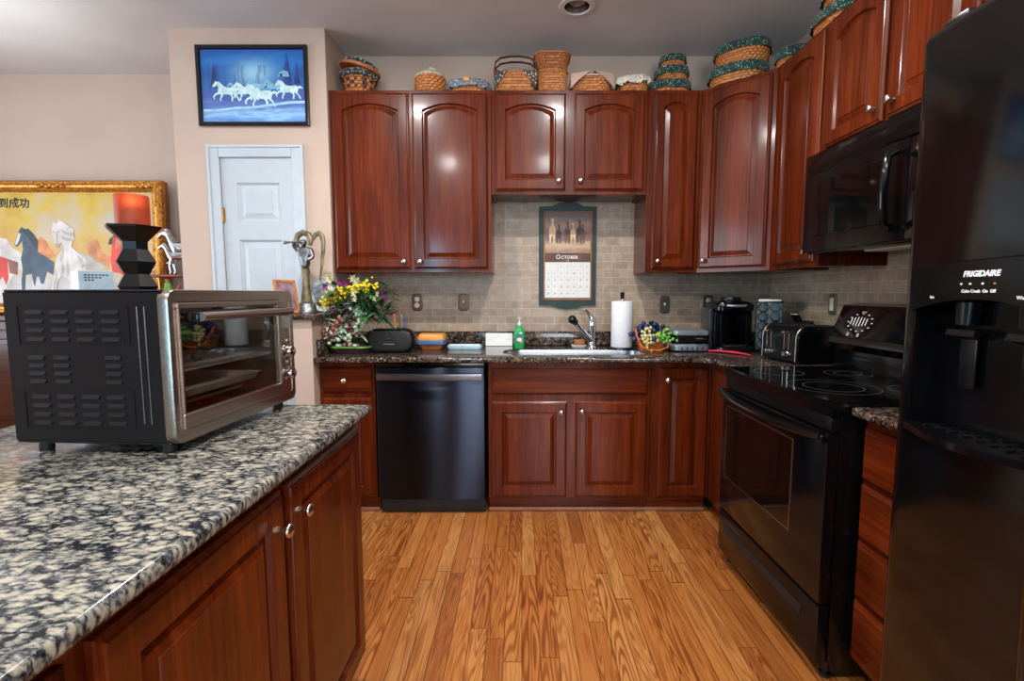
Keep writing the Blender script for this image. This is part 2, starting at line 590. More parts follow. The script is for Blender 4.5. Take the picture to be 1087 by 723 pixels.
def tag(o, label, cat, group=None):
    o['label'], o['category'] = label, cat
    if group:
        o['group'] = group
    return o


def T(name, label, cat, loc=(0, 0, 0), rz=0.0, group=None):
    o = bpy.data.objects.new(name, None)
    C.objects.link(o)
    o.empty_display_size = 0.05
    o.location, o.rotation_euler = loc, (0, 0, rz)
    return tag(o, label, cat, group)


def ST(name, mb, mats, smooth=0):
    o = O(name, mb, mats, smooth=smooth)
    o['kind'] = 'structure'
    return o


def kids(o):
    return [c for c in bpy.data.objects if c.parent == o]


def dup(o, parent=None, **k):
    c = o.copy()
    C.objects.link(c)
    c.parent = parent
    for ch in kids(o):
        dup(ch, c)
    return c


def text(txt, size, extrude=0.0004, align='CENTER', bold=0.0, shear=0.0):
    cu = bpy.data.curves.new('t', 'FONT')
    cu.body, cu.size, cu.extrude, cu.align_x, cu.align_y = txt, size, extrude, align, 'CENTER'
    cu.offset, cu.shear, cu.resolution_u = bold, shear, 3
    o = bpy.data.objects.new('t', cu)
    C.objects.link(o)
    bpy.context.view_layer.update()
    me = bpy.data.meshes.new_from_object(o.evaluated_get(bpy.context.evaluated_depsgraph_get()))
    bpy.data.objects.remove(o)
    bpy.data.curves.remove(cu)
    return me


UPR = Matrix.Rotation(R(90), 4, 'X')           # lying text -> standing, facing -Y


def at(x, y, z):
    return Matrix.Translation((x, y, z))


def rrect(w, d, r, n=6):
    pts = []
    for cx, cy, a0 in ((w / 2 - r, d / 2 - r, 0), (-w / 2 + r, d / 2 - r, 90), (-w / 2 + r, -d / 2 + r, 180), (w / 2 - r, -d / 2 + r, 270)):
        for i in range(n + 1):
            a = R(a0 + 90 * i / n)
            pts.append((cx + r * math.cos(a), cy + r * math.sin(a)))
    return pts


def skin(name, verts, edges, radii, sub=2):
    """one continuous body grown around a skeleton, returned as a mesh"""
    me = bpy.data.meshes.new(name)
    me.from_pydata(verts, edges, [])
    o = bpy.data.objects.new(name, me)
    C.objects.link(o)
    md = o.modifiers.new('s', 'SKIN')
    for i, r in enumerate(radii):
        sv = me.skin_vertices[0].data[i]
        sv.radius = r if isinstance(r, tuple) else (r, r)
        sv.use_root = i == 0
    md.use_smooth_shade = True
    ms = o.modifiers.new('u', 'SUBSURF')
    ms.levels = ms.render_levels = sub
    bpy.context.view_layer.update()
    out = bpy.data.meshes.new_from_object(o.evaluated_get(bpy.context.evaluated_depsgraph_get()))
    bpy.data.objects.remove(o)
    return out


# ---------------------------------------------------------------- the room
YB, XR, ZC = 3.335, 1.657, 2.75
CT = 0.905                                  # counter height
ST('floor', MB().box(-4.6, XR + .1, -3.5, 3.7, -.05, 0), 'floor')
ST('ceiling', MB().box(-4.6, XR + .1, -3.5, 3.7, ZC, ZC + .05), 'ceiling')
ST('wall_back', MB().box(-1.125, XR, YB, YB + .1, 0, ZC), 'wall')
ST('wall_right', MB().box(XR, XR + .1, -3.5, YB + .1, 0, ZC), 'wall')
ST('wall_dining', MB().box(-4.6, -2.02, 3.6, 3.7, 0, ZC), 'wall')
# west wall, opened for the added dining window
b = MB()
b.box(-4.7, -4.6, -3.5, 0.1, 0, ZC).box(-4.7, -4.6, 2.5, 3.7, 0, ZC).box(-4.7, -4.6, 0.1, 2.5, 0, .75).box(-4.7, -4.6, .1, 2.5, 2.35, ZC)
ST('wall_left', b, 'wall')
b = MB()
b.box(-4.6, -1.8, -3.6, -3.5, 0, ZC).box(-1.44, .10, -3.6, -3.5, 0, ZC).box(1.6, XR, -3.6, -3.5, 0, ZC)
b.box(-1.8, -1.44, -3.6, -3.5, 0, .2).box(-1.8, -1.44, -3.6, -3.5, 2.2, ZC).box(.10, 1.6, -3.6, -3.5, 0, .8).box(.10, 1.6, -3.6, -3.5, 2.3, ZC)
ST('wall_front', b, 'wall')


def window(name, mat, w_, h_, cols, rows):
    f = MB()
    t = .05
    f.box(-w_ / 2, w_ / 2, -.04, .04, 0, t).box(-w_ / 2, w_ / 2, -.04, .04, h_ - t, h_)
    f.box(-w_ / 2, -w_ / 2 + t, -.04, .04, t, h_ - t).box(w_ / 2 - t, w_ / 2, -.04, .04, t, h_ - t)
    for i in range(1, cols):
        x = -w_ / 2 + w_ * i / cols
        f.box(x - .012, x + .012, -.02, .02, t, h_ - t)
    for i in range(1, rows):
        z = h_ * i / rows
        f.box(-w_ / 2 + t, w_ / 2 - t, -.021, .021, z - .012, z + .012)
    f.xf(mat)
    o = ST(name, f, 'white')
    g = MB().box(-w_ / 2 + t, w_ / 2 - t, -.003, .003, t, h_ - t)
    g.xf(mat)
    O('pane', g, 'pane', o, smooth=0)


window('window_1', at(.85, -3.55, .8), 1.5, 1.5, 2, 2)  # unseen window added to light the room from behind the camera
window('window_2', at(-1.62, -3.55, .2), .36, 2.0, 1, 3)  # narrow unseen window, added for its bluish daylight
window('window_3', at(-4.65, 1.3, .75) @ Matrix.Rotation(R(90), 4, 'Z'), 2.4, 1.6, 3, 2)  # unseen window added to brighten the dining side

# pantry closet: front wall with door opening, its two side walls
DX0, DX1, DZ = -1.765, -1.335, 2.04
b = MB()
b.box(-2.02, DX0, 3.0, 3.08, 0, ZC).box(DX1, -1.125, 3.0, 3.08, 0, ZC).box(DX0, DX1, 3.0, 3.08, DZ, ZC)
b.box(-2.02, -1.94, 3.08, 3.7, 0, ZC).box(-1.205, -1.125, 3.08, YB + .1, 0, ZC)
ST('wall_pantry', b, 'wall')
ST('wall_half', MB().box(-1.222, -1.122, 2.66, 2.998, 0, 1.105), 'wall')


def panel_front(wd, ht, t, st, arch=0.0, recess=0.008, raised=True, K=18, bevel=0.005):
    """outline loops of a frame-and-panel front, local: centred in x, z from 0, front towards -y"""
    def loop(ins, y, rise):
        x0, x1, z0, z1 = -wd / 2 + ins, wd / 2 - ins, ins, ht - ins
        L = [(x0, y, z0), (x1, y, z0)]
        for i in range(K + 1):
            u = i / K
            L.append((x1 + (x0 - x1) * u, y, z1 - rise * (2 * u - 1) ** 2))
        return L
    ls = [loop(0, 0, 0), loop(0, -t + .010, 0), loop(.003, -t + .0075, 0), loop(.009, -t + .0045, 0), loop(.0105, -t + .001, 0), loop(.012, -t, 0), loop(st, -t, arch),
          loop(st + .002, -t + .003, arch), loop(st + .007, -t + recess, arch), loop(st + .011, -t + recess, arch)]
    if raised:
        ls += [loop(st + .034, -t + .0035, arch), loop(st + .0352, -t + .001, arch)]
    return MB().loops(ls, True, True, True)


KNOB = [(.0045, 0), (.0045, .004), (.005, .012), (.0075, .016), (.013, .019), (.0155, .0225), (.0150, .027), (.011, .0305), (.0, .032)]


def knob(parent, x, z, y, s=1.0):
    m = MB().lathe([(r * s, h * s) for r, h in [(.009, 0), (.009, .002)] + KNOB], 20, mat=Matrix.Rotation(R(90), 4, 'X'))
    return O('knob', m, 'nickel', parent, (x, y, z), smooth=50)


T_F = .02


def front_door(parent, x0, x1, z0, z1, arch=0.0, kx=None, kz=None, name='door', st=.058):
    wd, ht = x1 - x0, z1 - z0
    d = O(name, panel_front(wd, ht, T_F, min(st, wd * .22), arch, .0125), 'cherry', parent, ((x0 + x1) / 2, -.001, z0), smooth=0)
    if kx is not None:
        knob(d, kx - (x0 + x1) / 2, kz - z0, -T_F)
    return d


def front_drawer(parent, x0, x1, z0, z1, kx=None):
    wd, ht = x1 - x0, z1 - z0
    m = MB()
    prof = [(0, 0), (0, -.009), (.004, -.0135), (.010, -.0165), (.0115, -.0185), (.014, -T_F)]
    ls = [[(-wd / 2 + i, y, i), (wd / 2 - i, y, i), (wd / 2 - i, y, ht - i), (-wd / 2 + i, y, ht - i)] for i, y in prof]
    m.loops(ls, True, True, True)
    d = O('drawer', m, 'cherry_across', parent, ((x0 + x1) / 2, -.001, z0), smooth=0)
    if kx is not None:
        knob(d, kx - (x0 + x1) / 2, ht / 2, -T_F)
    return d


def cabinet(name, label, loc, rz, wd, dp, ht, base=False, z_toe=.092, group=None, side='cherry'):
    """body with its face frame in local coordinates: front of the frame at y=0, x centred"""
    t = T(name, label, 'cabinet', loc, rz, group)
    m = MB()
    z0 = z_toe if base else 0.0
    m.box(-wd / 2 + .0006, wd / 2 - .0006, 0, .02, z0, ht, .0012, 1)
    for sx in (-1, 1):
        m.box(min(sx * (wd / 2 - .0010), sx * (wd / 2 - .018)), max(sx * (wd / 2 - .0010), sx * (wd / 2 - .018)), .0201, dp, z0 + .001, ht - .001)
    m.box(-wd / 2 + .0182, wd / 2 - .0182, dp - .012, dp, z0 + .012, ht - .001)
    m.box(-wd / 2 + .0182, wd / 2 - .0182, .0201, dp - .0122, z0 + .012, z0 + .03)
    if not base:
        m.box(-wd / 2 + .0182, wd / 2 - .0182, .0201, dp - .0122, ht - .02, ht - .001)
    O('body', m, side, t, smooth=30)
    if base:
        O('toe_kick', MB().box(-wd / 2 + .001, wd / 2 - .001, .055, .07, 0.001, z_toe), 'cherry_across', t, smooth=0)
    return t


UB, UT = 1.372, 2.42
GU = 'wall cabinets around the kitchen'
# wall cabinets on the back wall (frame front at y = 3.02)
u = cabinet('wall_cabinet', 'tall double-door cherry wall cabinet left of the sink, arched panels', (-.651, 3.02, UB), 0, .942, .313, UT - UB, group=GU)
front_door(u, -.452, -.008, .022, 1.028, .038, -.045, .062)
front_door(u, .012, .452, .022, 1.028, .038, .050, .062)
u = cabinet('wall_cabinet', 'short double-door cherry wall cabinet above the sink and hanging calendar', (.2775, 3.02, 1.828), 0, .913, .313, UT - 1.828, group=GU)
front_door(u, -.434, -.022, .022, .570, .034, -.060, .075)
front_door(u, .028, .436, .022, .570, .034, .066, .075)
u = cabinet('wall_cabinet', 'narrow single-door cherry wall cabinet right of the sink, knob bottom left', (.891, 3.02, UB), 0, .312, .313, UT - UB, group=GU)
front_door(u, -.118, .132, .022, 1.028, .03, -.088, .066, st=.05)
# diagonal corner cabinet
A, Bc = (1.048, 3.0205), (1.337, 2.7255)
cw = math.hypot(Bc[0] - A[0], Bc[1] - A[1])
ang = math.atan2(Bc[1] - A[1], Bc[0] - A[0])
u = T('corner_wall_cabinet', 'angled cherry corner wall cabinet with one tall arched door', 'cabinet', ((A[0] + Bc[0]) / 2, (A[1] + Bc[1]) / 2, UB), ang, GU)
m = MB().prism([A, Bc, (XR - .002, 2.7255), (XR - .002, YB - .002), (1.048, YB - .002)], 0, UT - UB)
m.xf(Matrix.Rotation(-ang, 4, 'Z') @ at(-(A[0] + Bc[0]) / 2, -(A[1] + Bc[1]) / 2, 0))
O('body', m, 'cherry', u, smooth=0)
front_door(u, -cw / 2 + .016, cw / 2 - .022, .022, 1.028, .036, -cw / 2 + .05, .066)
# cabinets on the right wall (frame front at x = 1.33)
RW = R(-90)
XF = 1.337
u = cabinet('wall_cabinet', 'slim single-door cherry wall cabinet between the corner cabinet and the microwave', (XF, 2.4995, UB), RW, .449, .318, UT - UB, group=GU)
front_door(u, -.170, .200, .022, 1.028, .034, .168, .066)
u = cabinet('wall_cabinet', 'double-door cherry wall cabinet directly above the black microwave', (XF, 1.893, 1.86), RW, .762, .318, UT - 1.86, group=GU)
front_door(u, -.366, -.012, .02, .54, .034, -.044, .075)
front_door(u, .014, .366, .02, .54, .034, .050, .075)
u = cabinet('wall_cabinet', 'cherry wall cabinet at top right, mostly hidden behind the refrigerator', (XF, 1.283, 1.86), RW, .456, .318, UT - 1.86, group=GU)
front_door(u, -.205, .205, .02, .54, .034)

# base cabinets along the back (frame front at y = 2.735)
YF = 2.735
BH = .874
GB = 'base cabinets along the back wall'
u = cabinet('base_cabinet', 'small cherry base cabinet with one drawer, left of the dishwasher', (-.968, YF, 0), 0, .306, .59, BH, True, group=GB)
front_drawer(u, -.137, .137, .700, .843, -.004)
front_door(u, -.137, .137, .105, .672)
u = cabinet('base_cabinet', 'wide cherry sink cabinet with a long false drawer above two doors', (.2645, YF, 0), 0, .905, .59, BH, True, group=GB)
front_drawer(u, -.432, .432, .690, .838)
front_door(u, -.432, -.014, .105, .650, 0, -.046, .595)
front_door(u, .032, .432, .105, .650, 0, .068, .600)
u = cabinet('base_cabinet', 'narrow cherry base cabinet with one tall door, left of the range', (.8845, YF, 0), 0, .333, .59, BH, True, group=GB)
front_door(u, -.122, .148, .105, .838, 0, -.085, .775)
u = T('corner_base_cabinet', 'plain cherry corner base cabinet beside the left flank of the range', 'cabinet', (1.355, 2.5, 0), 0, GB)
m = MB().prism([(1.052, 2.284), (1.655, 2.284), (1.655, 3.325), (1.0525, 3.325), (1.0525, 2.735)], .092, BH)
m.xf(at(-1.355, -2.5, 0))
O('body', m, 'cherry', u, smooth=0)
O('toe_kick', MB().box(1.10 - 1.355, 1.115 - 1.355, 2.27 - 2.5, 2.78 - 2.5, .001, .091), 'cherry_across', u, smooth=0)
O('filler_strip', MB().box(1.034 - 1.355, 1.051 - 1.355, 2.30 - 2.5, 2.66 - 2.5, .11, .84, .003), 'cherry', u, smooth=30)
u = cabinet('drawer_cabinet', 'cherry base cabinet with a stack of four drawers between range and refrigerator', (1.05, 1.280, 0), RW, .420, .59, BH, True)
zz = [(.105, .300), (.312, .490), (.502, .670), (.682, .846)]
for a, c in zz:
    d = front_drawer(u, -.197, .197, a, c, .03)
ST('trim_1', MB().box(-.19, 1.05, 2.772, 2.788, .0005, .02, .006, 2), 'trimwood', 40)
ST('trim_2', MB().box(-1.12, -.818, 2.772, 2.788, .0005, .02, .006, 2), 'trimwood', 40)

# ---------------------------------------------------------------- worktops
def boolean(mb, cut, name):
    me, mc = bpy.data.meshes.new('a'), bpy.data.meshes.new('b')
    for q, mm in ((mb, me), (cut, mc)):
        bmesh.ops.recalc_face_normals(q.bm, faces=list(q.bm.faces))
        q.bm.to_mesh(mm)
        q.bm.free()
    oa, ob = bpy.data.objects.new('a', me), bpy.data.objects.new('b', mc)
    C.objects.link(oa)
    C.objects.link(ob)
    md = oa.modifiers.new('x', 'BOOLEAN')
    md.operation, md.object, md.solver = 'DIFFERENCE', ob, 'EXACT'
    bpy.context.view_layer.update()
    r = bpy.data.meshes.new_from_object(oa.evaluated_get(bpy.context.evaluated_depsgraph_get()))
    bpy.data.objects.remove(oa)
    bpy.data.objects.remove(ob)
    return MB().mesh(r)


def slab(poly, z0, z1, r=.010):
    """stone slab with eased edges"""
    b_ = bmesh.new()
    lo = [b_.verts.new((x, y, z0)) for x, y in poly]
    hi = [b_.verts.new((x, y, z1)) for x, y in poly]
    n = len(poly)
    b_.faces.new(lo)
    b_.faces.new(hi)
    for i in range(n):
        j = (i + 1) % n
        b_.faces.new((lo[i], lo[j], hi[j], hi[i]))
    bmesh.ops.recalc_face_normals(b_, faces=list(b_.faces))
    ed = [e for e in b_.edges if abs(e.verts[0].co.z - e.verts[1].co.z) < 1e-6]
    bmesh.ops.bevel(b_, geom=ed, offset=r, segments=3, profile=0.5, affect='EDGES')
    q = MB()
    q.add(b_)
    return q


YE = 2.655                                   # front edge of the back worktop
XE = 1.012
arc = [(XE - .075 + .075 * math.sin(R(a)), YE - .075 + .075 * math.cos(R(a))) for a in range(0, 91, 15)]
arc = [(XE - .06, YE), (XE - .045, YE - .004), (XE - .028, YE - .014), (XE - .014, YE - .03), (XE - .004, YE - .05), (XE, YE - .075)]
top = slab([(-1.119, YE)] + arc + [(XE, 2.282), (XR - .003, 2.282), (XR - .003, YB - .009), (-1.119, YB - .009)], .876, CT, .009)
SX, SY, SW, SD = .303, 2.912, .825, .292
cut = MB().prism([(SX + x, SY + y) for x, y in rrect(SW, SD, .11, 8)], .8, 1.0)
wt = T('worktop', 'long granite worktop with sink cut-out along the back wall', 'worktop', (0, 0, 0))
O('slab', boolean(top, cut, 'slab'), 'granite_back', wt, smooth=40)
m = MB()
m.box(-1.09, XR - .026, YB - .031, YB - .009, CT + .0005, .996, .003)
m.box(-1.119, -1.0965, 2.70, YB - .009, CT + .0005, .996, .003)
m.box(XR - .0255, XR - .0095, 2.28, YB - .032, CT + .0005, .996, .003)
O('upstand', m, 'granite_back', wt, smooth=40)
tag(O('worktop', slab([(1.005, 1.068), (XR - .01, 1.068), (XR - .01, 1.493), (1.005, 1.493)], .876, CT, .009), 'granite_back', smooth=40),
    'short granite worktop piece between the range and the refrigerator', 'worktop')
tag(O('ledge_cap', slab([(-1.275, 2.63), (-1.085, 2.63), (-1.085, 2.9985), (-1.275, 2.9985)], 1.1065, 1.137, .010), 'granite_back', smooth=40),
    'small granite cap on the half wall beside the white door', 'ledge')
ST('wall_tile_back', MB().box(-1.122, XR - .009, YB - .008, YB - .0005, .88, 1.90), 'tile_back')
ST('wall_tile_right', MB().box(XR - .008, XR - .0005, 1.0, YB - .001, .88, 1.90), 'tile_right')

# sink and faucet
t = T('kitchen_sink', 'stainless steel double-bowl sink set under the granite worktop', 'sink', (SX, SY, .874))
m = MB()
ow, od = SW + .02, SD + .016
m.loops([[(x, y, 0) for x, y in rrect(ow, od, .12, 8)], [(x, y, 0) for x, y in rrect(SW - .002, SD - .002, .11, 8)], [(x, y, .024) for x, y in rrect(SW - .002, SD - .002, .11, 8)], [(x, y, .026) for x, y in rrect(SW - .008, SD - .008, .107, 8)], [(x, y, -.012) for x, y in rrect(SW - .012, SD - .012, .105, 8)]])
O('rim', m, 'sink', t, smooth=40)
for cx, bw in ((-.155, .48), (.255, .30)):
    m = MB()
    m.loops([[(cx + x, y, z) for x, y in rrect(bw * s_, (SD - .012) * s_, .07 * s_, 6)] for s_, z in ((1, -.012), (.985, -.03), (.95, -.17), (.9, -.185), (.25, -.19))], True, False, True)
    bo = O('bowl', m, 'sink', t, smooth=40)
    O('drain', MB().lathe([(.038, -.188), (.036, -.185), (.02, -.187), (.0, -.187)], 20, c=(cx, 0, 0)), 'chrome', bo)
m = MB().box(.085 - .012, .105 + .012, -SD / 2 + .006, SD / 2 - .006, -.05, -.013, .008)
O('divider', m, 'sink', t)

t = T('faucet', 'chrome single-lever pull-out faucet with black spray head behind the sink', 'faucet', (.438, 3.108, CT))
m = MB().lathe([(.031, 0), (.031, .006), (.026, .012), (.022, .02), (.021, .06), (.0215, .10), (.024, .14), (.0235, .165), (.019, .182), (0, .186)], 24)
O('body', m, 'chrome', t, smooth=60)
m = MB().tube([(0, 0, .175), (-.004, 0, .19), (-.022, -.005, .215), (-.045, -.01, .238), (-.055, -.012, .247)], [.017, .015, .010, .0085, .006], 12)
O('lever', m, 'chrome', t, smooth=60)
m = MB().tube([(-.005, -.008, .05), (-.04, -.035, .085), (-.085, -.075, .135), (-.115, -.1, .168)], [.017, .0165, .0155, .0165], 14)
O('spout', m, 'chrome', t, smooth=60)
m = MB().ball((-.136, -.12, .186), .026, u=16, v=10)
m.tube([(-.113, -.098, .166), (-.126, -.11, .178)], [.018, .022], 14)
O('spray_head', m, 'black_soft', t, smooth=60)

# ---------------------------------------------------------------- island
IX = -.469
isl = T('kitchen_island', 'cherry island cabinet in the foreground with panel doors and nickel knobs', 'cabinet', (-.522, .59, 0), R(90))
m = MB().box(-.93, .93, 0, .02, .092, BH, .0015, 1)
m.box(-.929, .929, .02, .72, .092, BH - .001)
O('body', m, 'cherry', isl, smooth=30)
O('toe_kick', MB().box(-.925, .925, .06, .70, .001, .0915), 'cherry_across', isl, smooth=0)
front_door(isl, 1.040 - .59, 1.512 - .59, .100, .838, 0, 1.080 - .59, .765)
front_door(isl, .556 - .59, 1.020 - .59, .100, .838, 0, .982 - .59, .765)
front_door(isl, .06 - .59, .520 - .59, .100, .838, 0, .478 - .59, .765)
front_door(isl, -.335 - .59, .04 - .59, .100, .838, 0, 0 - .59, .765)
tag(O('worktop', slab([(-1.34, -.40), (IX, -.40), (IX, 1.527), (IX - .006, 1.533), (-1.34, 1.533)], .876, CT, .011), 'granite', smooth=40),
    'large speckled cream and black granite island top in the foreground', 'worktop')

# ---------------------------------------------------------------- dishwasher
t = T('dishwasher', 'black stainless dishwasher with bar handle between base cabinets', 'dishwasher', (-.5025, 2.72, 0))
O('body', MB().box(-.296, .296, .035, .58, .06, .868), 'black_matte', t, smooth=0)
O('door', MB().box(-.298, .298, -.012, .034, .092, .842, .006), 'black_steel', t)
O('control_strip', MB().box(-.298, .298, -.006, .034, .8425, .868, .004), 'black', t)
m = MB()
m.loops([[(x, -.050 - .014 * (1 - (x / .29) ** 2) + dy, .797 + dz) for dy, dz in ((0, -.020), (-.006, -.017), (-.008, 0), (-.006, .017), (0, .020), (.004, .017), (.004, -.017))] for x in [-.285 + .57 * i / 16 for i in range(17)]], True, True, True)
m.box(-.275, -.25, -.048, -.0125, .785, .805, .003).box(.25, .275, -.048, -.0125, .785, .805, .003)
O('handle', m, 'handle_steel', t)
O('toe_panel', MB().box(-.296, .296, .03, .05, .005, .0905, .002), 'black_matte', t)

# ---------------------------------------------------------------- range
t = T('electric_range', 'black freestanding electric range with glass cooktop and oven window', 'range', (.936, 1.878, 0), RW + R(1.5))
HW = .379
O('body', MB().box(-HW, HW, .035, .655, .035, .9, .002), 'black', t, smooth=30)
m = MB()
m.loops([[(x, .004 - .022 * (1 - (x / HW) ** 2) if y < .1 else y, z) for x, y in [(-HW + 2 * HW * i / 16, 0) for i in range(17)] + [(HW, .56), (-HW, .56)]] for z in (.872, .912)], True, True, True)
O('cooktop_trim', m, 'black', t, smooth=25)
m = MB()
m.loops([[(x * sc, .012 - .020 * (1 - (x / HW) ** 2) if y < .1 else y, z) for x, y in [(-HW + 2 * HW * i / 16, 0) for i in range(17)] + [(HW, .55), (-HW, .55)]] for z, sc in ((.9125, .99), (.917, .985))], True, True, True)
O('cooktop_glass', m, 'black_glass', t, smooth=25)


def ring(m_, cx, cy, r, z, wdt=.0018, mi=0):
    n = 48
    m_.loops([[(cx + q * math.cos(2 * PI * i / n), cy + q * math.sin(2 * PI * i / n), z) for i in range(n)] for q in (r - wdt / 2, r + wdt / 2)], True, mi=mi)


for bx, by, rs in ((.125, .17, (.145, .095)), (-.21, .155, (.095,)), (.20, .425, (.09,)), (-.16, .42, (.085, .05))):
    m = MB()
    for r_ in rs:
        ring(m, bx, by, r_, .9174, .0022)
    O('burner_ring', m, 'ring_ink', t, smooth=0)
m = MB()
m.box(-HW + .004, HW - .004, .005, .034, .822, .868, .003)
for i in range(4):
    m.box(-HW + .03, HW - .03, .0015, .006, .829 + i * .0095, .833 + i * .0095)
O('vent_trim', m, 'black_soft', t)
d = O('oven_door', MB().box(-HW + .002, HW - .002, -.005, .034, .262, .818, .006), 'black', t)
m = MB()
x0, x1, z0, z1 = -.32, .195, .425, .745
m.box(x0, x1, -.0075, -.0052, z0, z1, .001, 1)
O('oven_window', m, 'black_glass', d, smooth=30)
m = MB()
for a in ((x0 - .004, x0, z0 - .004, z1 + .004), (x1, x1 + .004, z0 - .004, z1 + .004), (x0, x1, z0 - .004, z0), (x0, x1, z1, z1 + .004)):
    m.box(a[0], a[1], -.0082, -.0052, a[2], a[3])
O('window_border', m, 'steel_dark', d, smooth=0)
m = MB().tube([(-.365 + .73 * i / 14, -.014 - .048 * (1 - ((i - 7) / 7) ** 2), .806 - .006 * (1 - ((i - 7) / 7) ** 2)) for i in range(15)], .019, 12, flat=.75)
m.box(-.374, -.335, -.026, -.004, .788, .812, .006).box(.335, .374, -.026, -.004, .788, .812, .006)
O('handle', m, 'black', d, smooth=50)
d = O('storage_drawer', MB().box(-HW + .002, HW - .002, -.003, .034, .058, .255, .006), 'black', t)
m = MB().prism([(x, y) for x, y in rrect(.60, .034, .0168, 6)], 0, .0035)
m.xf(at(-.01, -.0032, .185) @ UPR)
O('finger_pull', m, 'black_matte', d)
for x in (-HW + .03, HW - .03):
    for y in (.05, .62):
        O('foot', MB().lathe([(.018, 0), (.018, .012), (.010, .014), (.010, .036)], 14, c=(x, y, 0)), 'black_matte', t)
# back guard: riser and slanted control panel
m = MB()
m.box(-HW, HW, .50, .655, .9125, 1.0, .003)
side = [(.475, 1.045), (.535, 1.195), (.60, 1.205), (.655, 1.20), (.655, 1.0), (.50, 1.0), (.472, 1.03)]
m.loops([[(x, y, z) for y, z in side] for x in (-HW, HW)], True, True, True)
bg = O('backguard', m, 'black', t, smooth=25)
pn = Matrix.Translation((0, .505, 1.12)) @ Matrix.Rotation(math.atan2(.06, .15) * -1, 4, 'X') @ UPR
m = MB().box(-HW + .012, HW - .012, -.066, .066, 0.0005, .0025, .001, 1)
m.xf(pn)
cp = O('control_panel', m, 'black_glass', bg, smooth=30)
m = MB()
for i in range(12):
    a = 2 * PI * i / 12
    m.box(-.0055, .0055, -.0016, .0016, .0026, .003, mat=at(-.225 + .07 * math.cos(a), .004 + .04 * math.sin(a), 0))
for i, hh in ((-3, .03), (-2, .036), (-1, .042), (0, .042), (1, .036), (2, .03)):
    m.box(-.0022, .0022, -hh / 2, hh / 2, .0026, .003, mat=at(-.225 + i * .018, .008, 0))
m.mesh(text('oven', .014), mat=at(-.225, .052, .0026))
for x in (-.268, -.205):
    m.box(-.006, .006, -.006, .006, .0026, .003, mat=at(x, -.052, 0))
    m.box(-.0035, .0035, -.0035, .0035, .0027, .0031, mi=1, mat=at(x, -.052, 0))
m.box(-.002, .0, -.045, .045, .0026, .003, mat=at(.10, 0, 0)).box(0, .03, -.045, -.043, .0026, .003, mat=at(.10, 0, 0))
m.box(-.004, .004, -.002, .002, .0026, .003, mat=at(.12, -.012, 0))
m.xf(pn)
O('printed_markings', m, ['white_ink', 'black'], cp, smooth=0)

# ---------------------------------------------------------------- microwave
t = T('microwave', 'black over-range microwave with dark window under the cherry cabinet', 'microwave', (1.262, 1.893, 1.42), RW)
MW, MH = .38, .424
O('body', MB().box(-MW, MW, .022, .392, 0, MH - .001, .004), 'black', t)
m = MB().box(-MW, MW, -.004, .021, .338, MH, .003)
for i in range(3):
    m.box(-MW + .02, MW - .02, -.0055, -.003, .345 + i * .006, .348 + i * .006)
O('vent_grille', m, 'black', t)
m = MB()
m.loops([[(x, y - .010 * (1 - ((x + .08) / .30) ** 2), z) if y < .01 else (x, y, z) for x, y in [(-MW + .60 * i / 12, -.002) for i in range(13)] + [(.22, .021), (-MW, .021)]] for z in (.008, .334)], True, True, True)
d = O('door', m, 'black', t, smooth=25)
m = MB()
n = 12
xs = [-.325 + .455 * i / n for i in range(n + 1)]
m.loops([[(x, -.0035 - .010 * (1 - ((x + .08) / .30) ** 2) - dy, z) for x in xs] for z, dy in ((.07, .0), (.073, .0022), (.292, .0022), (.295, 0))], False)
O('window', m, 'black_glass', d, smooth=0)
m = MB().tube([(.185, -.018, .045), (.185, -.046, .06), (.185, -.054, .12), (.185, -.056, .17), (.185, -.054, .22), (.185, -.046, .285), (.185, -.018, .30)], .014, 12, flat=1.0)
O('handle', m, 'black', d, smooth=60)
O('control_panel', MB().box(.222, MW, -.003, .021, .008, .334, .003), 'black_glass', t)
O('bottom_lamp', MB().box(-.12, .12, .10, .18, -.006, -.0005, .002), 'ivory', t)

# ---------------------------------------------------------------- refrigerator
t = T('refrigerator', 'tall black side-by-side refrigerator with ice and water dispenser at right edge', 'refrigerator', (.80, .60, 0), RW)
FW, FH = .455, 1.76
O('body', MB().box(-FW, FW, .075, .80, .02, FH - .015, .006), 'fridge', t)


def fdoor(name, xa, xb, hole=None):
    m_ = MB()
    if hole is None:
        m_.box(xa, xb, 0, .07, .10, FH, .016, 4)
        return m_
    full = MB().box(xa, xb, 0, .07, .10, FH, .022, 5)
    hx0, hx1, hz0, hz1 = hole
    arch_ = [(hx0, hz0), (hx1, hz0), (hx1, hz1 - .02)] + [(hx1 + (hx0 - hx1) * i / 12, hz1 - .02 + .022 * math.sin(PI * i / 12)) for i in range(1, 12)] + [(hx0, hz1 - .02)]
    c_ = MB().loops([[(x, y, z) for x, z in arch_] for y in (-.02, .062)], True, True, True)
    return boolean(full, c_, 'd')


HX0, HX1, HZ0, HZ1 = -.414, -.145, .985, 1.235
d = O('freezer_door', fdoor('d', -FW, -.052, (HX0, HX1, HZ0, HZ1)), 'fridge', t, smooth=40)
d2 = O('fridge_door', fdoor('d', -.046, FW), 'fridge', t, smooth=40)
for dd, x in ((d, -.085), (d2, -.012)):
    m = MB().tube([(x, -.02, .62), (x, -.055, .66), (x, -.06, 1.05), (x, -.055, 1.55), (x, -.02, 1.60)], .014, 12)
    O('handle', m, 'black', dd, smooth=60)
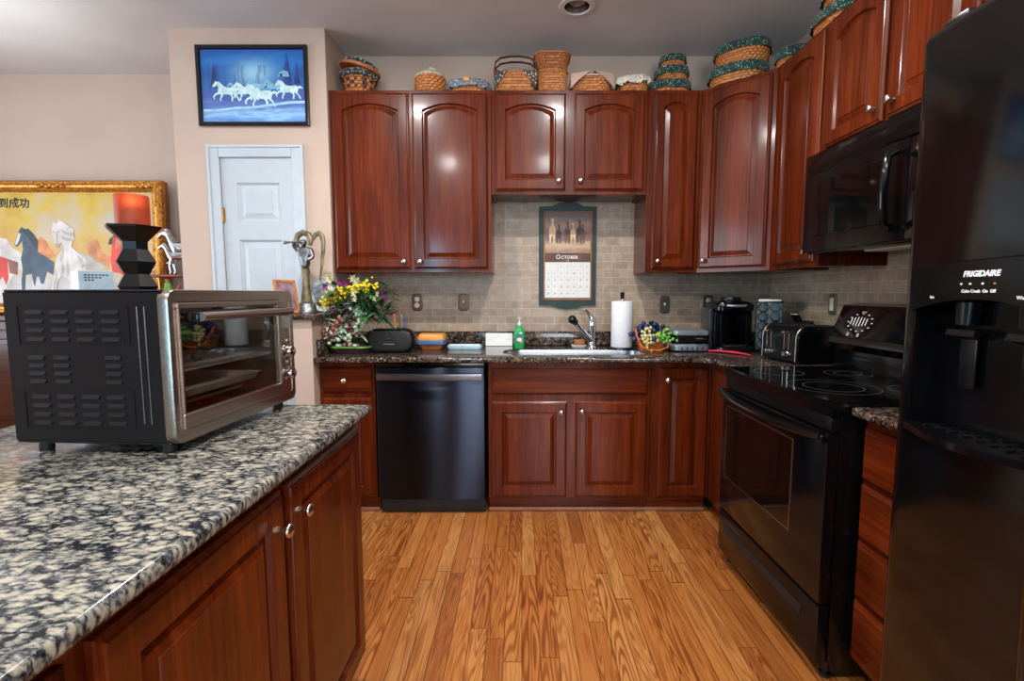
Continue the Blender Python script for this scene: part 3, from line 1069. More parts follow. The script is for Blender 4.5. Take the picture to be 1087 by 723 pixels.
# dispenser: fascia above the cavity, cavity lining, tray, paddles
m = MB()
K = 14
ins = [(HX0 - .004 + (HX1 + .008 - HX0) * i / K, 0) for i in range(K + 1)]
low = [1.213 + .024 * math.sin(PI * i / K) for i in range(K + 1)]
f0 = [(x, -.001, z) for (x, _), z in zip(ins, low)] + [(HX1 + .004, -.001, 1.312), (HX0 - .004, -.001, 1.306)]
f1 = [(x, -.009, z + .002) for (x, _), z in zip(ins, low)] + [(HX1 + .002, -.009, 1.309), (HX0 - .002, -.009, 1.303)]
m.loops([f0, f1], True, True, True)
fa = O('dispenser_fascia', m, 'black', d, smooth=30)
for tx, sz, bd, sh, x, z in (('FRIGIDAIRE', .0136, .0006, .2, -.267, 1.283), ('Cube Crush  On  Off', .0075, .0002, 0, -.270, 1.253), ('Ice', .008, .0002, 0, -.366, 1.242), ('Water', .008, .0002, 0, -.190, 1.242)):
    O('printed_lettering', MB().mesh(text(tx, sz, .0003, bold=bd, shear=sh), mat=at(x, -.0094, z) @ UPR), 'white_ink', fa, smooth=0)
for i, x in enumerate((-.304, -.286, -.262, -.240)):
    O('indicator_mark', MB().box(x - .002, x + .002, -.0098, -.0088, 1.2645, 1.2675), 'amber' if i == 3 else 'white_ink', fa, smooth=0)
m = MB()
m.box(HX0 + .001, HX1 - .001, .052, .060, HZ0 + .001, HZ1 - .002)
m.box(HX0 + .0005, HX0 + .004, .004, .0515, HZ0 + .001, HZ1 - .022).box(HX1 - .004, HX1 - .0005, .004, .0515, HZ0 + .001, HZ1 - .022)
O('dispenser_lining', m, 'black', d, smooth=0)
m = MB()
tr = [(HX0 - .006 + (HX1 + .012 - HX0) * i / 12, -.004 - .036 * math.sin(PI * i / 12)) for i in range(13)] + [(HX1 - .006, .050), (HX0 + .006, .050)]
m.loops([[(x, y, z) for x, y in tr] for z in (.972, .986)], True, True, True)
tr_o = O('drip_tray', m, 'black', d, smooth=30)
m = MB()
for i in range(9):
    x = HX0 + .03 + i * .028
    m.box(x, x + .006, .006, .044, .9862, .9885)
m.box(HX0 + .028, HX1 - .028, .022, .026, .9863, .9884)
O('drip_grille', m, 'black_soft', tr_o)
for px in (-.335, -.215):
    m = MB().prism([(px - .03, .0), (px + .03, .0), (px + .022, .022), (px - .022, .022)], 0, .012)
    m.xf(at(0, .02, 1.17) @ Matrix.Rotation(R(-20), 4, 'X'))
    m.tube([(px, .035, 1.232), (px, .033, 1.19)], [.020, .016], 14)
    m.box(px - .018, px + .018, .040, .046, 1.07, 1.17, .003)
    O('dispenser_paddle', m, 'black_soft', d)
O('kick_grille', MB().box(-FW + .01, FW - .01, .045, .07, .012, .095, .003), 'black_matte', t)
for x in (-FW + .05, FW - .05):
    for y in (.12, .74):
        O('foot', MB().lathe([(.022, 0), (.022, .02)], 14, c=(x, y, 0)), 'black_matte', t)
O('hinge_cover', MB().box(-FW + .015, -FW + .075, .03, .13, FH + .001, FH + .02, .006), 'black_soft', t)
#PART2
# ---------------------------------------------------------------- closet door and its casing
b = MB()
cw_ = .066
for x0, x1, z0, z1 in ((DX0 - cw_, DX0 + .004, 0.001, DZ + cw_), (DX1 - .004, DX1 + cw_, 0.001, DZ + cw_), (DX0 + .0045, DX1 - .0045, DZ - .004, DZ + cw_)):
    b.box(x0, x1, 2.984, 2.9995, z0, z1, .004)
b.box(DX0 - cw_, DX0 - cw_ + .018, 2.978, 2.9838, .001, DZ + cw_, .003).box(DX1 + cw_ - .018, DX1 + cw_, 2.978, 2.9838, .001, DZ + cw_, .003)
b.box(DX0 - cw_ + .0182, DX1 + cw_ - .0182, 2.978, 2.9838, DZ + cw_ - .018, DZ + cw_, .003)
ST('trim_3', b, 'white', 40)
dw = DX1 - DX0 - .01
dh = DZ - .012
b = MB()
b.box(-dw / 2, dw / 2, .0145, .036, 0, dh)


def dpanel(b_, x0, x1, z0, z1):
    ls = []
    for i, y in ((0, 0), (.003, .005), (.012, .013), (.020, .013), (.046, .004), (.048, .001)):
        ls.append([(x0 + i, y, z0 + i), (x1 - i, y, z0 + i), (x1 - i, y, z1 - i), (x0 + i, y, z1 - i)])
    b_.loops(ls, True, False, True)


px0, px1 = -dw / 2 + .086, dw / 2 - .082
cells = [(1.66, 1.885), (.92, 1.555), (.20, .80)]
zs = [0] + [v for c in reversed(cells) for v in c] + [dh]
zs = [0, .20, .80, .92, 1.555, 1.66, 1.885, dh]
b.box(-dw / 2, px0, 0, .0144, 0, dh).box(px1, dw / 2, 0, .0144, 0, dh)
for a, c in ((0, .20), (.80, .92), (1.555, 1.66), (1.885, dh)):
    b.box(px0, px1, 0, .0144, a, c)
for a, c in cells:
    dpanel(b, px0, px1, a, c)
do = O('door_1', b, 'white', None, ((DX0 + DX1) / 2, 3.001, .008), smooth=0)
do['kind'] = 'structure'
for z in (1.70, .25):
    m = MB().cyl((0, 0, -.045), (0, 0, .045), .006, 12)
    m.box(-.004, .014, .0, .004, -.042, .042)
    for q in (-.03, 0, .03):
        m.box(-.0065, .0065, -.0065, .0065, q - .0008, q + .0008)
    O('hinge', m, 'brass', do, (-dw / 2 - .001, -.006, z))
O('handle', MB().lathe([(.022, 0), (.022, .004), (.010, .008), (.010, .03), (.024, .04), (.026, .052), (.018, .062), (0, .064)], 20, mat=UPR), 'brass', do, (dw / 2 - .05, 0, .92), smooth=50)

# ---------------------------------------------------------------- recessed ceiling lamps
def downlight(loc, label, lit):
    t_ = T('recessed_light', label, 'ceiling light', loc, 0, 'recessed ceiling lights')
    O('trim_ring', MB().lathe([(.066, -.001), (.070, -.008), (.094, -.006), (.097, -.001)], 36, cap=False), 'ceiling', t_, smooth=50)
    O('reflector', MB().lathe([(.066, -.001), (.062, .03), (.052, .075), (.040, .10), (0, .102)], 32, cap=False), 'nickel', t_, smooth=60)
    O('bulb', MB().lathe([(0, .012), (.03, .014), (.042, .022), (.045, .032), (.036, .06), (.02, .09), (.016, .1)], 24), 'off_bulb', t_, smooth=60)
    if lit:
        l = bpy.data.lights.new('downlight', 'AREA')
        l.shape, l.size, l.energy, l.color = 'DISK', .13, CAN_W, CAN_COL
        lo = bpy.data.objects.new('downlight_lamp', l)
        C.objects.link(lo)
        lo.location = (0, 0, -.012)
        lo.parent = t_
    return t_


# holes in the ceiling for the cans
cans = [((.29, 2.78), 'unlit recessed ceiling light in front of the wall cabinets', False), ((.28, 1.72), 'recessed ceiling light over the kitchen aisle', True),
        ((-.84, 1.72), 'recessed ceiling light over the far end of the island', True), ((.28, .1), 'recessed ceiling light nearest the refrigerator', True),
        ((-.84, .1), 'recessed ceiling light over the near end of the island', True)]
ce = bpy.data.objects['ceiling']
cut = MB()
for (x, y), _, _ in cans:
    cut.lathe([(.0665, ZC - .1), (.0665, ZC + .2)], 32, c=(x, y, 0))
full = MB().mesh(ce.data)
nb = boolean(full, cut, 'ceiling')
me = bpy.data.meshes.new('ceiling')
nb.bm.to_mesh(me)
me.materials.append(M['ceiling'])
ce.data = me
for (x, y), lb, lit in cans:
    downlight((x, y, ZC), lb, lit)

# unseen uplighter added to brighten the dining ceiling, just left of the view
t = T('added_floor_lamp', 'unseen uplighter floor lamp added to brighten the dining corner ceiling', 'floor lamp', (-2.95, 2.42, 0))
O('base', MB().lathe([(0, .001), (.14, .001), (.14, .02), (.03, .03), (0, .03)], 32), 'bronze', t, smooth=40)
O('pole', MB().cyl((0, 0, .03), (0, 0, 1.72), .012, 14), 'bronze', t)
O('bowl', MB().lathe([(.012, 1.72), (.06, 1.73), (.12, 1.76), (.155, 1.81), (.152, 1.812), (.115, 1.768), (.055, 1.74), (0, 1.735)], 36), 'lamp_glass', t, smooth=60)
O('bulb', MB().lathe([(.012, 1.736), (.014, 1.76), (.028, 1.785), (.026, 1.80), (0, 1.81)], 20), 'off_bulb', t, smooth=60)
l = bpy.data.lights.new('added_uplight', 'SPOT')
l.energy, l.color, l.shadow_soft_size, l.spot_size, l.spot_blend = UPLIGHT_W, (.86, .95, 1.0), .05, R(115), .9
lo = bpy.data.objects.new('added_uplight', l)
C.objects.link(lo)
lo.location, lo.rotation_euler, lo.parent = (0, 0, 1.83), (R(180), 0, 0), t

# ---------------------------------------------------------------- outlets and switches
def plate(name, label, loc, rz, mat, kind):
    t_ = T(name, label, 'switch' if kind != 'outlet' else 'outlet', loc, rz)
    pts = rrect(.070, .115, .022, 6)
    m_ = MB()
    m_.loops([[(x * s_, y_, z * s_) for x, z in pts] for s_, y_ in ((1, -.0005), (1, -.004), (.94, -.007), (.78, -.0075), (.76, -.006))], True, True, True)
    O('plate', m_, mat, t_, smooth=30)
    if kind == 'outlet':
        for z in (.02, -.02):
            m_ = MB().lathe([(.016, 0), (.016, .003), (.015, .0035), (0, .0035)], 20, mat=at(0, -.006, z) @ UPR)
            q = O('socket', m_, 'ivory', t_, smooth=40)
            O('slots', MB().box(-.006, -.004, -.0102, -.0096, z - .003, z + .005).box(.004, .006, -.0102, -.0096, z - .003, z + .005), 'black_matte', q, smooth=0)
    elif kind == 'toggle':
        O('toggle', MB().box(-.005, .005, -.018, -.006, -.004, .013, .002), 'ivory', t_)
    else:
        O('rocker', MB().box(-.016, .016, -.0095, -.006, -.034, .034, .002), 'ivory', t_)
    O('screw', MB().lathe([(.003, 0), (.003, .001), (0, .0015)], 10, mat=at(0, -.0074, .047 if kind == 'rocker' else (0 if kind == 'outlet' else .03)) @ UPR), 'nickel', t_)
    return t_


YW = YB - .0085
plate('wall_outlet', 'bronze power outlet on the tile above the black speaker', (-.696, YW, 1.188), 0, 'plate_bronze', 'outlet')
plate('light_switch', 'bronze single toggle switch plate on the tile above the pale blue tray', (-.388, YW, 1.188), 0, 'plate_bronze', 'toggle')
plate('light_switch', 'grey metal toggle switch plate on the tile above the fruit basket', (.947, YW, 1.172), 0, 'plate_steel', 'toggle')
plate('wall_outlet', 'grey metal power outlet on the tile just left of the coffee maker', (1.236, YW, 1.18), 0, 'plate_steel', 'outlet')
plate('light_switch', 'brass rocker switch plate on the right tile wall above the toaster', (XR - .0085, 2.652, 1.19), RW, 'plate_brass', 'rocker')

# ---------------------------------------------------------------- calendar in its green frame
t = T('wall_calendar', 'dark green framed calendar open at October with a horse picture', 'calendar', (.300, YW, 1.486))
cwid, chgt = .188, .34
def crest(s_, zb, top):
    P = [(-cwid * s_, zb)]
    return P
pts = [(-cwid, -.318), (-.10, -.322), (-.06, -.338), (0, -.344), (.06, -.338), (.10, -.322), (cwid, -.318), (cwid, .322), (.10, .326), (.06, .346), (0, .354), (-.06, .346), (-.10, .326), (-cwid, .322)]
m = MB()
inner = [(-.158, -.283), (.158, -.283), (.158, .292), (-.158, .292)]
m.loops([[(x, y, z) for x, z in pts] for y in (-.0005, -.016)], True, True, True)
m.loops([[(x, y, z) for x, z in pts] for y in (-.016, -.017)], True)
O('backboard', m, 'green_frame', t, smooth=20)
m = MB()
for a in ((-.158, .158, .286, .292), (-.158, .158, -.283, -.272), (-.158, -.150, -.272, .286), (.150, .158, -.272, .286)):
    m.box(a[0], a[1], -.021, -.0162, a[2], a[3], .001, 1)
O('inner_moulding', m, 'tan', t)


def cal_picture():
    g = G('printed_horse_scene')
    sep = g.n('ShaderNodeSeparateXYZ')
    g.l(g.coord(), sep.inputs[0])
    nz = g.noise(g.mapping(g.coord(), (14, 1, 34)), 1.0, 4.0, .6)
    f = g.math('ADD', g.math('MULTIPLY', sep.outputs[2], 3.4), g.math('MULTIPLY', nz, .32))
    g.p(color=g.ramp(f, [(.10, (84, 54, 40)), (.25, (150, 106, 76)), (.42, (196, 166, 130)), (.52, (120, 84, 62)), (.66, (92, 58, 46)), (.86, (150, 92, 66)), (.98, (84, 44, 34))]), rough=.35)
    return g.m


HORSE = [(.03, .60), (0, .64), (.02, .68), (.10, .80), (.13, .88), (.16, .83), (.22, .84), (.30, .78), (.37, .68), (.42, .63), (.55, .59), (.66, .60), (.75, .62), (.82, .58), (.85, .55), (.92, .60), (1.0, .55), (1.04, .45), (.97, .49), (.90, .48),
         (.86, .46), (.86, .40), (.83, .30), (.88, .22), (.93, .10), (.97, .04), (.95, 0), (.90, .02), (.88, .09), (.83, .19), (.76, .26), (.72, .30), (.70, .24), (.74, .16), (.70, .06), (.72, 0), (.66, 0), (.65, .07), (.67, .16), (.62, .27),
         (.55, .30), (.42, .29), (.37, .29), (.36, .2), (.30, .12), (.31, .02), (.26, .01), (.25, .11), (.29, .2), (.29, .29), (.24, .31), (.14, .27), (.07, .20), (.09, .10), (.05, .09), (.02, .2), (.09, .32), (.19, .38), (.20, .48), (.22, .56),
         (.20, .64), (.17, .68), (.12, .64), (.07, .61)]
FRONT = [(.42, 1.0), (.46, .93), (.54, .93), (.58, 1.0), (.60, .9), (.57, .78), (.62, .66), (.70, .56), (.72, .42), (.68, .3), (.66, .12), (.68, 0), (.58, 0), (.57, .14), (.54, .28), (.46, .28), (.43, .14), (.42, .02),
         (.33, .02), (.34, .14), (.32, .3), (.29, .42), (.31, .56), (.38, .66), (.42, .76), (.40, .68), (.46, .62), (.48, .7), (.45, .82), (.41, .9)]


def paint(mb, shape, x, z, w_, h_, y, mi, flip=False):
    mb.poly([(x + (1 - px if flip else px) * w_, y, z + pz * h_) for px, pz in shape], mi)


M['cal_pic'] = cal_picture()
M['p_tan'] = plain('painted_tan', (206, 172, 132), .5, var=.2)
M['p_photo'] = plain('faded_photo', (120, 98, 108), .4, var=.4, scale=24)
M['p_brown'] = plain('painted_brown', (92, 54, 40), .5, var=.25)
M['p_umber'] = plain('painted_umber', (58, 36, 32), .5, var=.25)
m = MB().box(-.149, .149, -.0195, -.0172, .022, .285)
for i, (x, s_, c_) in enumerate(((-.125, .17, 1), (-.07, .13, 3), (-.02, .15, 2), (.02, .14, 1), (.055, .16, 3), (.085, .13, 2))):
    paint(m, FRONT, x - .03, .085, s_ * .62, s_, -.0198 - i * .00012, c_)
O('picture', m, ['cal_pic', 'p_tan', 'p_brown', 'p_umber'], t, smooth=0)
m = MB().box(-.149, .149, -.0200, -.0172, -.035, .0175)
hd = O('month_banner', m, 'p_brown', t, smooth=0)
m = MB().mesh(text('O', .040, .0003, bold=.0006), mat=at(-.062, -.0204, -.002) @ UPR)
m.mesh(text('CTOBER', .029, .0003, bold=.0005), mat=at(.012, -.0204, -.005) @ UPR)
m.mesh(text('2024', .010, .0003), mat=at(0, -.0204, -.026) @ UPR)
O('month_lettering', m, 'white_ink', hd, smooth=0)
pg = O('date_page', MB().box(-.149, .149, -.0195, -.0172, -.268, -.0355), 'paper', t, smooth=0)
m = MB()
day = 1
for r_ in range(5):
    for c_ in range(7):
        if (r_ == 0 and c_ < 2) or day > 31:
            continue
        m.mesh(text(str(day), .019, .0002, bold=.0003), mat=at(-.126 + c_ * .042, -.0197, -.064 - r_ * .044) @ UPR)
        day += 1
for c_ in range(8):
    m.box(-.1478 + c_ * .0420, -.1470 + c_ * .0420, -.0198, -.0194, -.266, -.045)
for r_ in range(6):
    m.box(-.147, .147, -.0198, -.0194, -.0460 - r_ * .044, -.0454 - r_ * .044)
O('date_grid', m, 'grey_ink', pg, smooth=0)

# ---------------------------------------------------------------- blue horse picture above the closet door
def blue_scene():
    g = G('moonlit_snow_print')
    v = g.coord()
    sep = g.n('ShaderNodeSeparateXYZ')
    g.l(v, sep.inputs[0])
    n1 = g.noise(g.mapping(v, (5, 1, 26)), 1.0, 4.0, .6)
    f = g.math('ADD', g.math('MULTIPLY_ADD', sep.outputs[2], 1.9, .5), g.math('MULTIPLY_ADD', n1, .30, -.15))
    c = g.ramp(f, [(.03, (58, 66, 132)), (.12, (96, 140, 208)), (.2, (150, 200, 236)), (.27, (96, 128, 194)), (.38, (78, 96, 168)), (.5, (48, 106, 176)), (.62, (38, 96, 166)), (.76, (44, 120, 196)), (.86, (40, 96, 178)), (.97, (26, 70, 150))])
    # moon glow shape of the print itself
    dx = g.math('MULTIPLY', g.math('ADD', sep.outputs[0], -.01), 4.2)
    dz = g.math('MULTIPLY', g.math('ADD', sep.outputs[2], -.07), 7.0)
    d2_ = g.math('ADD', g.math('MULTIPLY', dx, dx), g.math('MULTIPLY', dz, dz))
    gl_ = g.math('POWER', 2.718, g.math('MULTIPLY', d2_, -5.0))
    c = g.mix(g.math('MULTIPLY', gl_, .75), c, lin((170, 226, 244)))
    tr = g.noise(g.mapping(v, (46, 1, 5)), 1.0, 3.0, .6)
    band = g.math('MULTIPLY', g.math('GREATER_THAN', tr, .56), g.math('LESS_THAN', g.math('ABSOLUTE', g.math('ADD', sep.outputs[2], -.04)), .075))
    c = g.mix(g.math('MULTIPLY', band, .4), c, lin((52, 66, 130)))
    g.p(color=c, rough=.22)
    return g.m


M['blue_scene'] = blue_scene()
M['p_white'] = plain('painted_white', (196, 226, 230), .3, var=.1, scale=40)
M['p_shade'] = plain('painted_pale_blue', (128, 178, 206), .3, var=.1, scale=40)
M['p_tree'] = plain('painted_tree', (44, 66, 124), .3, var=.2)
M['p_snow'] = plain('painted_snow', (158, 206, 240), .3, var=.1, scale=40)
t = T('framed_picture', 'black framed blue picture of white horses running in snow above the door', 'picture', (-1.542, 2.999, 2.432))
pw, ph = .318, .222
m = MB()
fr = [(0, 0), (0, -.020), (.006, -.024), (.020, -.021), (.024, -.012), (.024, -.006)]
m.loops([[(-pw + i, y, -ph + i), (pw - i, y, -ph + i), (pw - i, y, ph - i), (-pw + i, y, ph - i)] for i, y in fr], True)
O('frame', m, 'black_frame', t, smooth=30)
m = MB().box(-pw + .022, pw - .022, -.011, -.006, -ph + .022, ph - .022)
for i, (x, z, s_, c_) in enumerate(((-.15, -.055, .11, 2), (-.03, -.04, .11, 2), (.06, -.045, .12, 2), (-.235, -.085, .165, 1), (-.115, -.08, .15, 1), (.125, -.072, .155, 1), (-.055, -.115, .19, 1))):
    paint(m, HORSE, x, z, s_, s_ * .78, -.0112 - i * .0001, c_)
for x, z, h_, w_ in ((.20, -.03, .21, .085), (.255, .01, .12, .05), (-.22, -.01, .14, .06)):
    P = []
    for k in range(7):
        P += [(x - w_ / 2 * (1 - k / 7), -.0113, z + h_ * k / 7), (x - w_ / 2 * (1 - k / 7) * .55, -.0113, z + h_ * (k + .75) / 7)]
    Q = [(2 * x - q[0], q[1], q[2]) for q in reversed(P)]
    m.poly(P + Q, 3)
drift = [(-.290, -.130), (-.2, -.128), (-.1, -.115), (0, -.112), (.1, -.098), (.2, -.085), (.294, -.082), (.294, -.096), (.2, -.1), (.1, -.112), (0, -.126), (-.1, -.131), (-.2, -.139), (-.29, -.142)]
m.poly([(x, -.0122, z) for x, z in drift], 4)
m.poly([(x, -.0122, z) for x, z in [(.145, .05), (.155, .075), (.18, .085), (.205, .078), (.21, .05)]], 2)
m.poly([(x, -.0123, z) for x, z in [(.156, .05), (.156, .066), (.166, .07), (.172, .064), (.172, .05)]], 3)
O('print', m, ['blue_scene', 'p_white', 'p_shade', 'p_tree', 'p_snow'], t, smooth=0)

# ---------------------------------------------------------------- dining side: sideboard, painting, ornaments
SBZ = 1.10
t = T('sideboard', 'dark wooden sideboard against the dining wall, behind the toaster oven', 'sideboard', (-3.05, 3.37, 0))
O('body', MB().box(-.98, .98, -.19, .20, .12, SBZ - .03, .006), 'dark_wood', t)
O('top', MB().box(-1.0, 1.0, -.21, .205, SBZ - .0295, SBZ, .006), 'dark_wood', t)
for x in (-.93, .93):
    for y in (-.15, .16):
        O('leg', MB().lathe([(.022, 0), (.03, .05), (.034, .119)], 14, c=(x, y, 0)), 'dark_wood', t)
for i in range(4):
    d = O('door', panel_front(.46, .86, .018, .06), 'dark_wood', t, (-.72 + .48 * i, -.191, .16), smooth=30)
    O('knob', MB().lathe(KNOB, 14, mat=UPR), 'brass', d, (.19 * (1 if i % 2 == 0 else -1), -.018, .5), smooth=50)


def gold_scene():
    g = G('painted_golden_sky')
    v = g.coord()
    sep = g.n('ShaderNodeSeparateXYZ')
    g.l(v, sep.inputs[0])
    n1 = g.noise(v, 2.6, 5.0, .6)
    sky = g.ramp(n1, [(.36, (178, 170, 178)), (.46, (190, 172, 124)), (.55, (200, 168, 56)), (.68, (184, 142, 40))])
    n2 = g.noise(v, 7.0, 4.0, .6)
    low = g.ramp(n2, [(.35, (170, 162, 154)), (.6, (200, 197, 196))])
    mid = g.ramp(n1, [(.3, (214, 190, 130)), (.6, (196, 150, 74))])
    h = g.math('ADD', sep.outputs[2], g.math('MULTIPLY_ADD', n2, .14, -.07))
    a = g.n('ShaderNodeMapRange')
    g.l(h, a.inputs[0])
    a.inputs[1].default_value, a.inputs[2].default_value = .42, .66
    b_ = g.n('ShaderNodeMapRange')
    g.l(h, b_.inputs[0])
    b_.inputs[1].default_value, b_.inputs[2].default_value = .22, .32
    c = g.mix(b_.outputs[0], low, g.mix(a.outputs[0], mid, sky))
    g.p(color=c, rough=.5)
    g.bump(n2, .1, .002)
    return g.m


M['gold_scene'] = gold_scene()
M['p_horse_white'] = plain('painted_horse_white', (204, 197, 190), .5, var=.1, scale=14)
M['p_horse_grey'] = plain('painted_horse_grey', (178, 168, 158), .5, var=.12, scale=14)
M['p_horse_blue'] = plain('painted_horse_slate', (44, 66, 82), .5, var=.25, scale=14)
M['p_horse_dark'] = plain('painted_horse_dark', (30, 36, 44), .5, var=.2, scale=14)
M['p_horse_chestnut'] = plain('painted_horse_chestnut', (190, 118, 66), .5, var=.2, scale=14)
M['p_horse_red'] = plain('painted_horse_red', (206, 54, 34), .5, var=.15, scale=14)
M['p_horse_sorrel'] = plain('painted_horse_sorrel', (122, 72, 56), .5, var=.2, scale=14)
tilt = R(-4)
t = T('framed_painting', 'large gilt framed painting of running horses under a golden sky', 'painting', (-3.19, 3.445, SBZ + .005))
t.rotation_euler = (tilt, 0, 0)
PW, PH = .745, .905
m = MB()
prof = [(0, .0), (0, -.035), (.012, -.048), (.026, -.05), (.034, -.040), (.046, -.036), (.058, -.042), (.066, -.034), (.076, -.022), (.076, -.015)]
m.loops([[(-PW + i, y, i), (PW - i, y, i), (PW - i, y, PH - i), (-PW + i, y, PH - i)] for i, y in prof], True, mi=0)
fo = O('frame', m, 'gold', t, smooth=30)
m = MB().box(-PW + .001, PW - .001, .0002, .022, .001, PH - .001)
O('backing', m, 'gold_side', t, smooth=0)


def carving(cx, cz, L, horiz=True):
    m_ = MB()
    for i in range(9):
        q = (i - 4) / 4
        sz = .020 * (1 - .55 * abs(q))
        x, z = (cx + q * L, cz) if horiz else (cx, cz + q * L)
        m_.ball((x, -.046, z + (.006 * (-1) ** i if horiz else 0)), sz, u=8, v=6, sc=(1.3 if horiz else .8, .5, .8 if horiz else 1.3))
    return m_


O('carving', carving(0, PH - .036, .10), 'gold', fo)
for sx in (-1, 1):
    O('carving', carving(sx * (PW - .11), PH - .036, .075), 'gold', fo)
    O('carving', carving(sx * (PW - .036), PH - .10, .07, False), 'gold', fo)
m = MB().box(-PW + .07, PW - .07, -.016, -.010, .07, PH - .07)


def px(ptsx):
    """outline points of the painted horses (in canvas metres)"""
    return [((-3.556 + q[0] * .001216) + 3.19, .985 - q[1] * .001216 * 1.0) for q in ptsx]


horses = [
    (5, [(520, 385), (490, 410), (480, 440), (485, 470), (530, 500), (600, 545), (612, 490), (560, 465), (550, 420), (535, 390)]),
    (5, [(210, 380), (200, 400), (205, 440), (195, 465), (270, 500), (300, 480), (270, 440), (250, 400), (225, 375)]),
    (1, [(-60, 400), (-20, 380), (30, 390), (60, 440), (110, 470), (110, 560), (60, 590), (0, 700), (-60, 700)]),
    (6, [(-30, 480), (30, 500), (34, 600), (20, 650), (0, 600), (-30, 640)]),
    (7, [(30, 500), (90, 520), (84, 590), (40, 580)]),
    (3, [(115, 320), (95, 345), (70, 420), (85, 435), (115, 400), (118, 450), (105, 500), (115, 560), (105, 620), (108, 700), (122, 700), (130, 590), (165, 585), (170, 620), (180, 655), (190, 600), (205, 600), (215, 640),
         (230, 640), (250, 570), (285, 590), (292, 520), (250, 490), (200, 460), (205, 400), (180, 360), (150, 330), (128, 334)]),
    (4, [(112, 330), (150, 334), (182, 366), (204, 404), (198, 455), (170, 420), (150, 380), (122, 350)]),
    (1, [(96, 352), (74, 416), (84, 424), (98, 396), (108, 362)]),
    (4, [(640, 362), (606, 390), (598, 420), (622, 420), (640, 400), (670, 380)]),
    (6, [(625, 380), (620, 430), (610, 500), (620, 575), (660, 580), (690, 600), (720, 600), (720, 440), (680, 395), (650, 375)]),
    (5, [(648, 384), (636, 440), (660, 440), (690, 420), (672, 395)]),
    (2, [(395, 440), (425, 462), (490, 480), (540, 515), (600, 550), (560, 562), (470, 575), (462, 700), (440, 700), (430, 620), (400, 600)]),
    (1, [(290, 290), (284, 350), (304, 430), (320, 440), (335, 405), (338, 450), (305, 500), (297, 560), (285, 620), (270, 700), (298, 700), (312, 620), (332, 598), (368, 604), (378, 640), (368, 700), (402, 700), (412, 620),
         (442, 590), (470, 560), (470, 500), (420, 462), (392, 430), (400, 400), (414, 388), (400, 360), (410, 336), (380, 318), (350, 295), (326, 284), (312, 304)]),
    (2, [(338, 330), (352, 345), (372, 352), (392, 350), (408, 358), (398, 372), (376, 366), (352, 360), (340, 350)]),
    (2, [(344, 372), (360, 384), (392, 388), (404, 396), (384, 402), (356, 396), (342, 386)]),
    (2, [(340, 410), (352, 440), (350, 480), (336, 520), (326, 500), (336, 450)]),
    (2, [(338, 520), (352, 560), (340, 596), (330, 596), (334, 560)]), (2, [(368, 500), (380, 560), (372, 604), (364, 600), (362, 550)]),
    (2, [(298, 560), (312, 600), (300, 640), (290, 690), (283, 690), (290, 620)]), (2, [(404, 560), (416, 600), (406, 660), (396, 700), (390, 700), (398, 620)]),
    (2, [(424, 480), (452, 500), (466, 540), (452, 560), (436, 520)]),
    (1, [(300, 350), (312, 352), (314, 400), (306, 420), (300, 390)]),
    (2, [(286, 345), (297, 343), (298, 352), (287, 353)]), (2, [(318, 345), (330, 346), (329, 354), (318, 353)]), (2, [(304, 415), (322, 415), (318, 438), (308, 436)]),
]
for i, (c_, P) in enumerate(horses):
    m.poly([(x, -.0164 - i * .00025, z) for x, z in px(P)], c_)
O('canvas', m, ['gold_scene', 'p_horse_white', 'p_horse_grey', 'p_horse_blue', 'p_horse_dark', 'p_horse_chestnut', 'p_horse_red', 'p_horse_sorrel'], t, smooth=0)
m = MB()
me = text('马到成功', .072, .0004, 'RIGHT', bold=.0016)
m.mesh(me, mat=at(-.170, -.0168, .985 - 192 * .001216) @ UPR)
O('brush_lettering', m, 'black_matte', t, smooth=0)

t = T('tissue_box', 'white and pale blue carton with small print in front of the horse painting', 'box', (-2.770, 3.245, SBZ), R(52))
m = MB().box(-.09, .09, -.09, .09, .0005, .290, .004)
O('carton', m, ['paper'], t)
m = MB().box(-.086, .086, -.0912, -.0904, .004, .287)
sd = O('printed_side', m, 'box_blue', t, smooth=0)
m = MB()
for i, wd_ in enumerate((.12, .10, .07)):
    for k in range(7 - i * 2):
        m.box(-.06 + k * .018, -.047 + k * .018, -.0918, -.0912, .258 - i * .016, .267 - i * .016)
O('small_print', m, 'ink', sd, smooth=0)

# candle on its faceted stand, on the island behind the toaster oven
CXI, CYI = -1.138, 1.488
t = T('candle_holder', 'tall black faceted candle stand behind the toaster oven', 'candle holder', (CXI, CYI, CT))
m = MB()
prof = [(.041, .0), (.042, .006), (.034, .040)]
zt = .040
while zt < .46:
    prof += [(.054, zt + .036), (.034, zt + .072)]
    zt += .072
prof += [(.030, .497), (.082, .533), (.084, .539)]
m.lathe(prof[:-3] + [(.034, .494), (.072, .533), (.074, .539)], 6)
m.xf(Matrix.Rotation(R(12), 4, 'Z'))
O('stand', m, 'black_soft', t, smooth=0)
t = T('pillar_candle', 'red pillar candle burning on the black faceted stand', 'candle', (CXI, CYI, CT + .5395))
O('wax', MB().lathe([(.039, 0), (.0425, .003), (.0425, .084), (.0412, .088), (.0385, .088), (.0372, .084), (.0368, .040), (.030, .036), (0, .036)], 36), 'red_wax', t, smooth=40)
O('wick', MB().tube([(.0170, -.0215, .036), (.0170, -.0215, .050), (.0172, -.0215, .058)], .0012, 6), 'black_matte', t)
g = G('candle_flame')
g.p(color=(1, .6, .25, 1), emit=(1, .62, .28, 1), emit_s=g.math('MULTIPLY_ADD', g.noise(g.coord(), 20), 6.0, 22.0))
M['flame'] = g.m
m = MB().lathe([(0, .055), (.005, .059), (.0068, .066), (.005, .074), (.002, .080), (0, .084)], 14, c=(.0170, -.0215, 0))
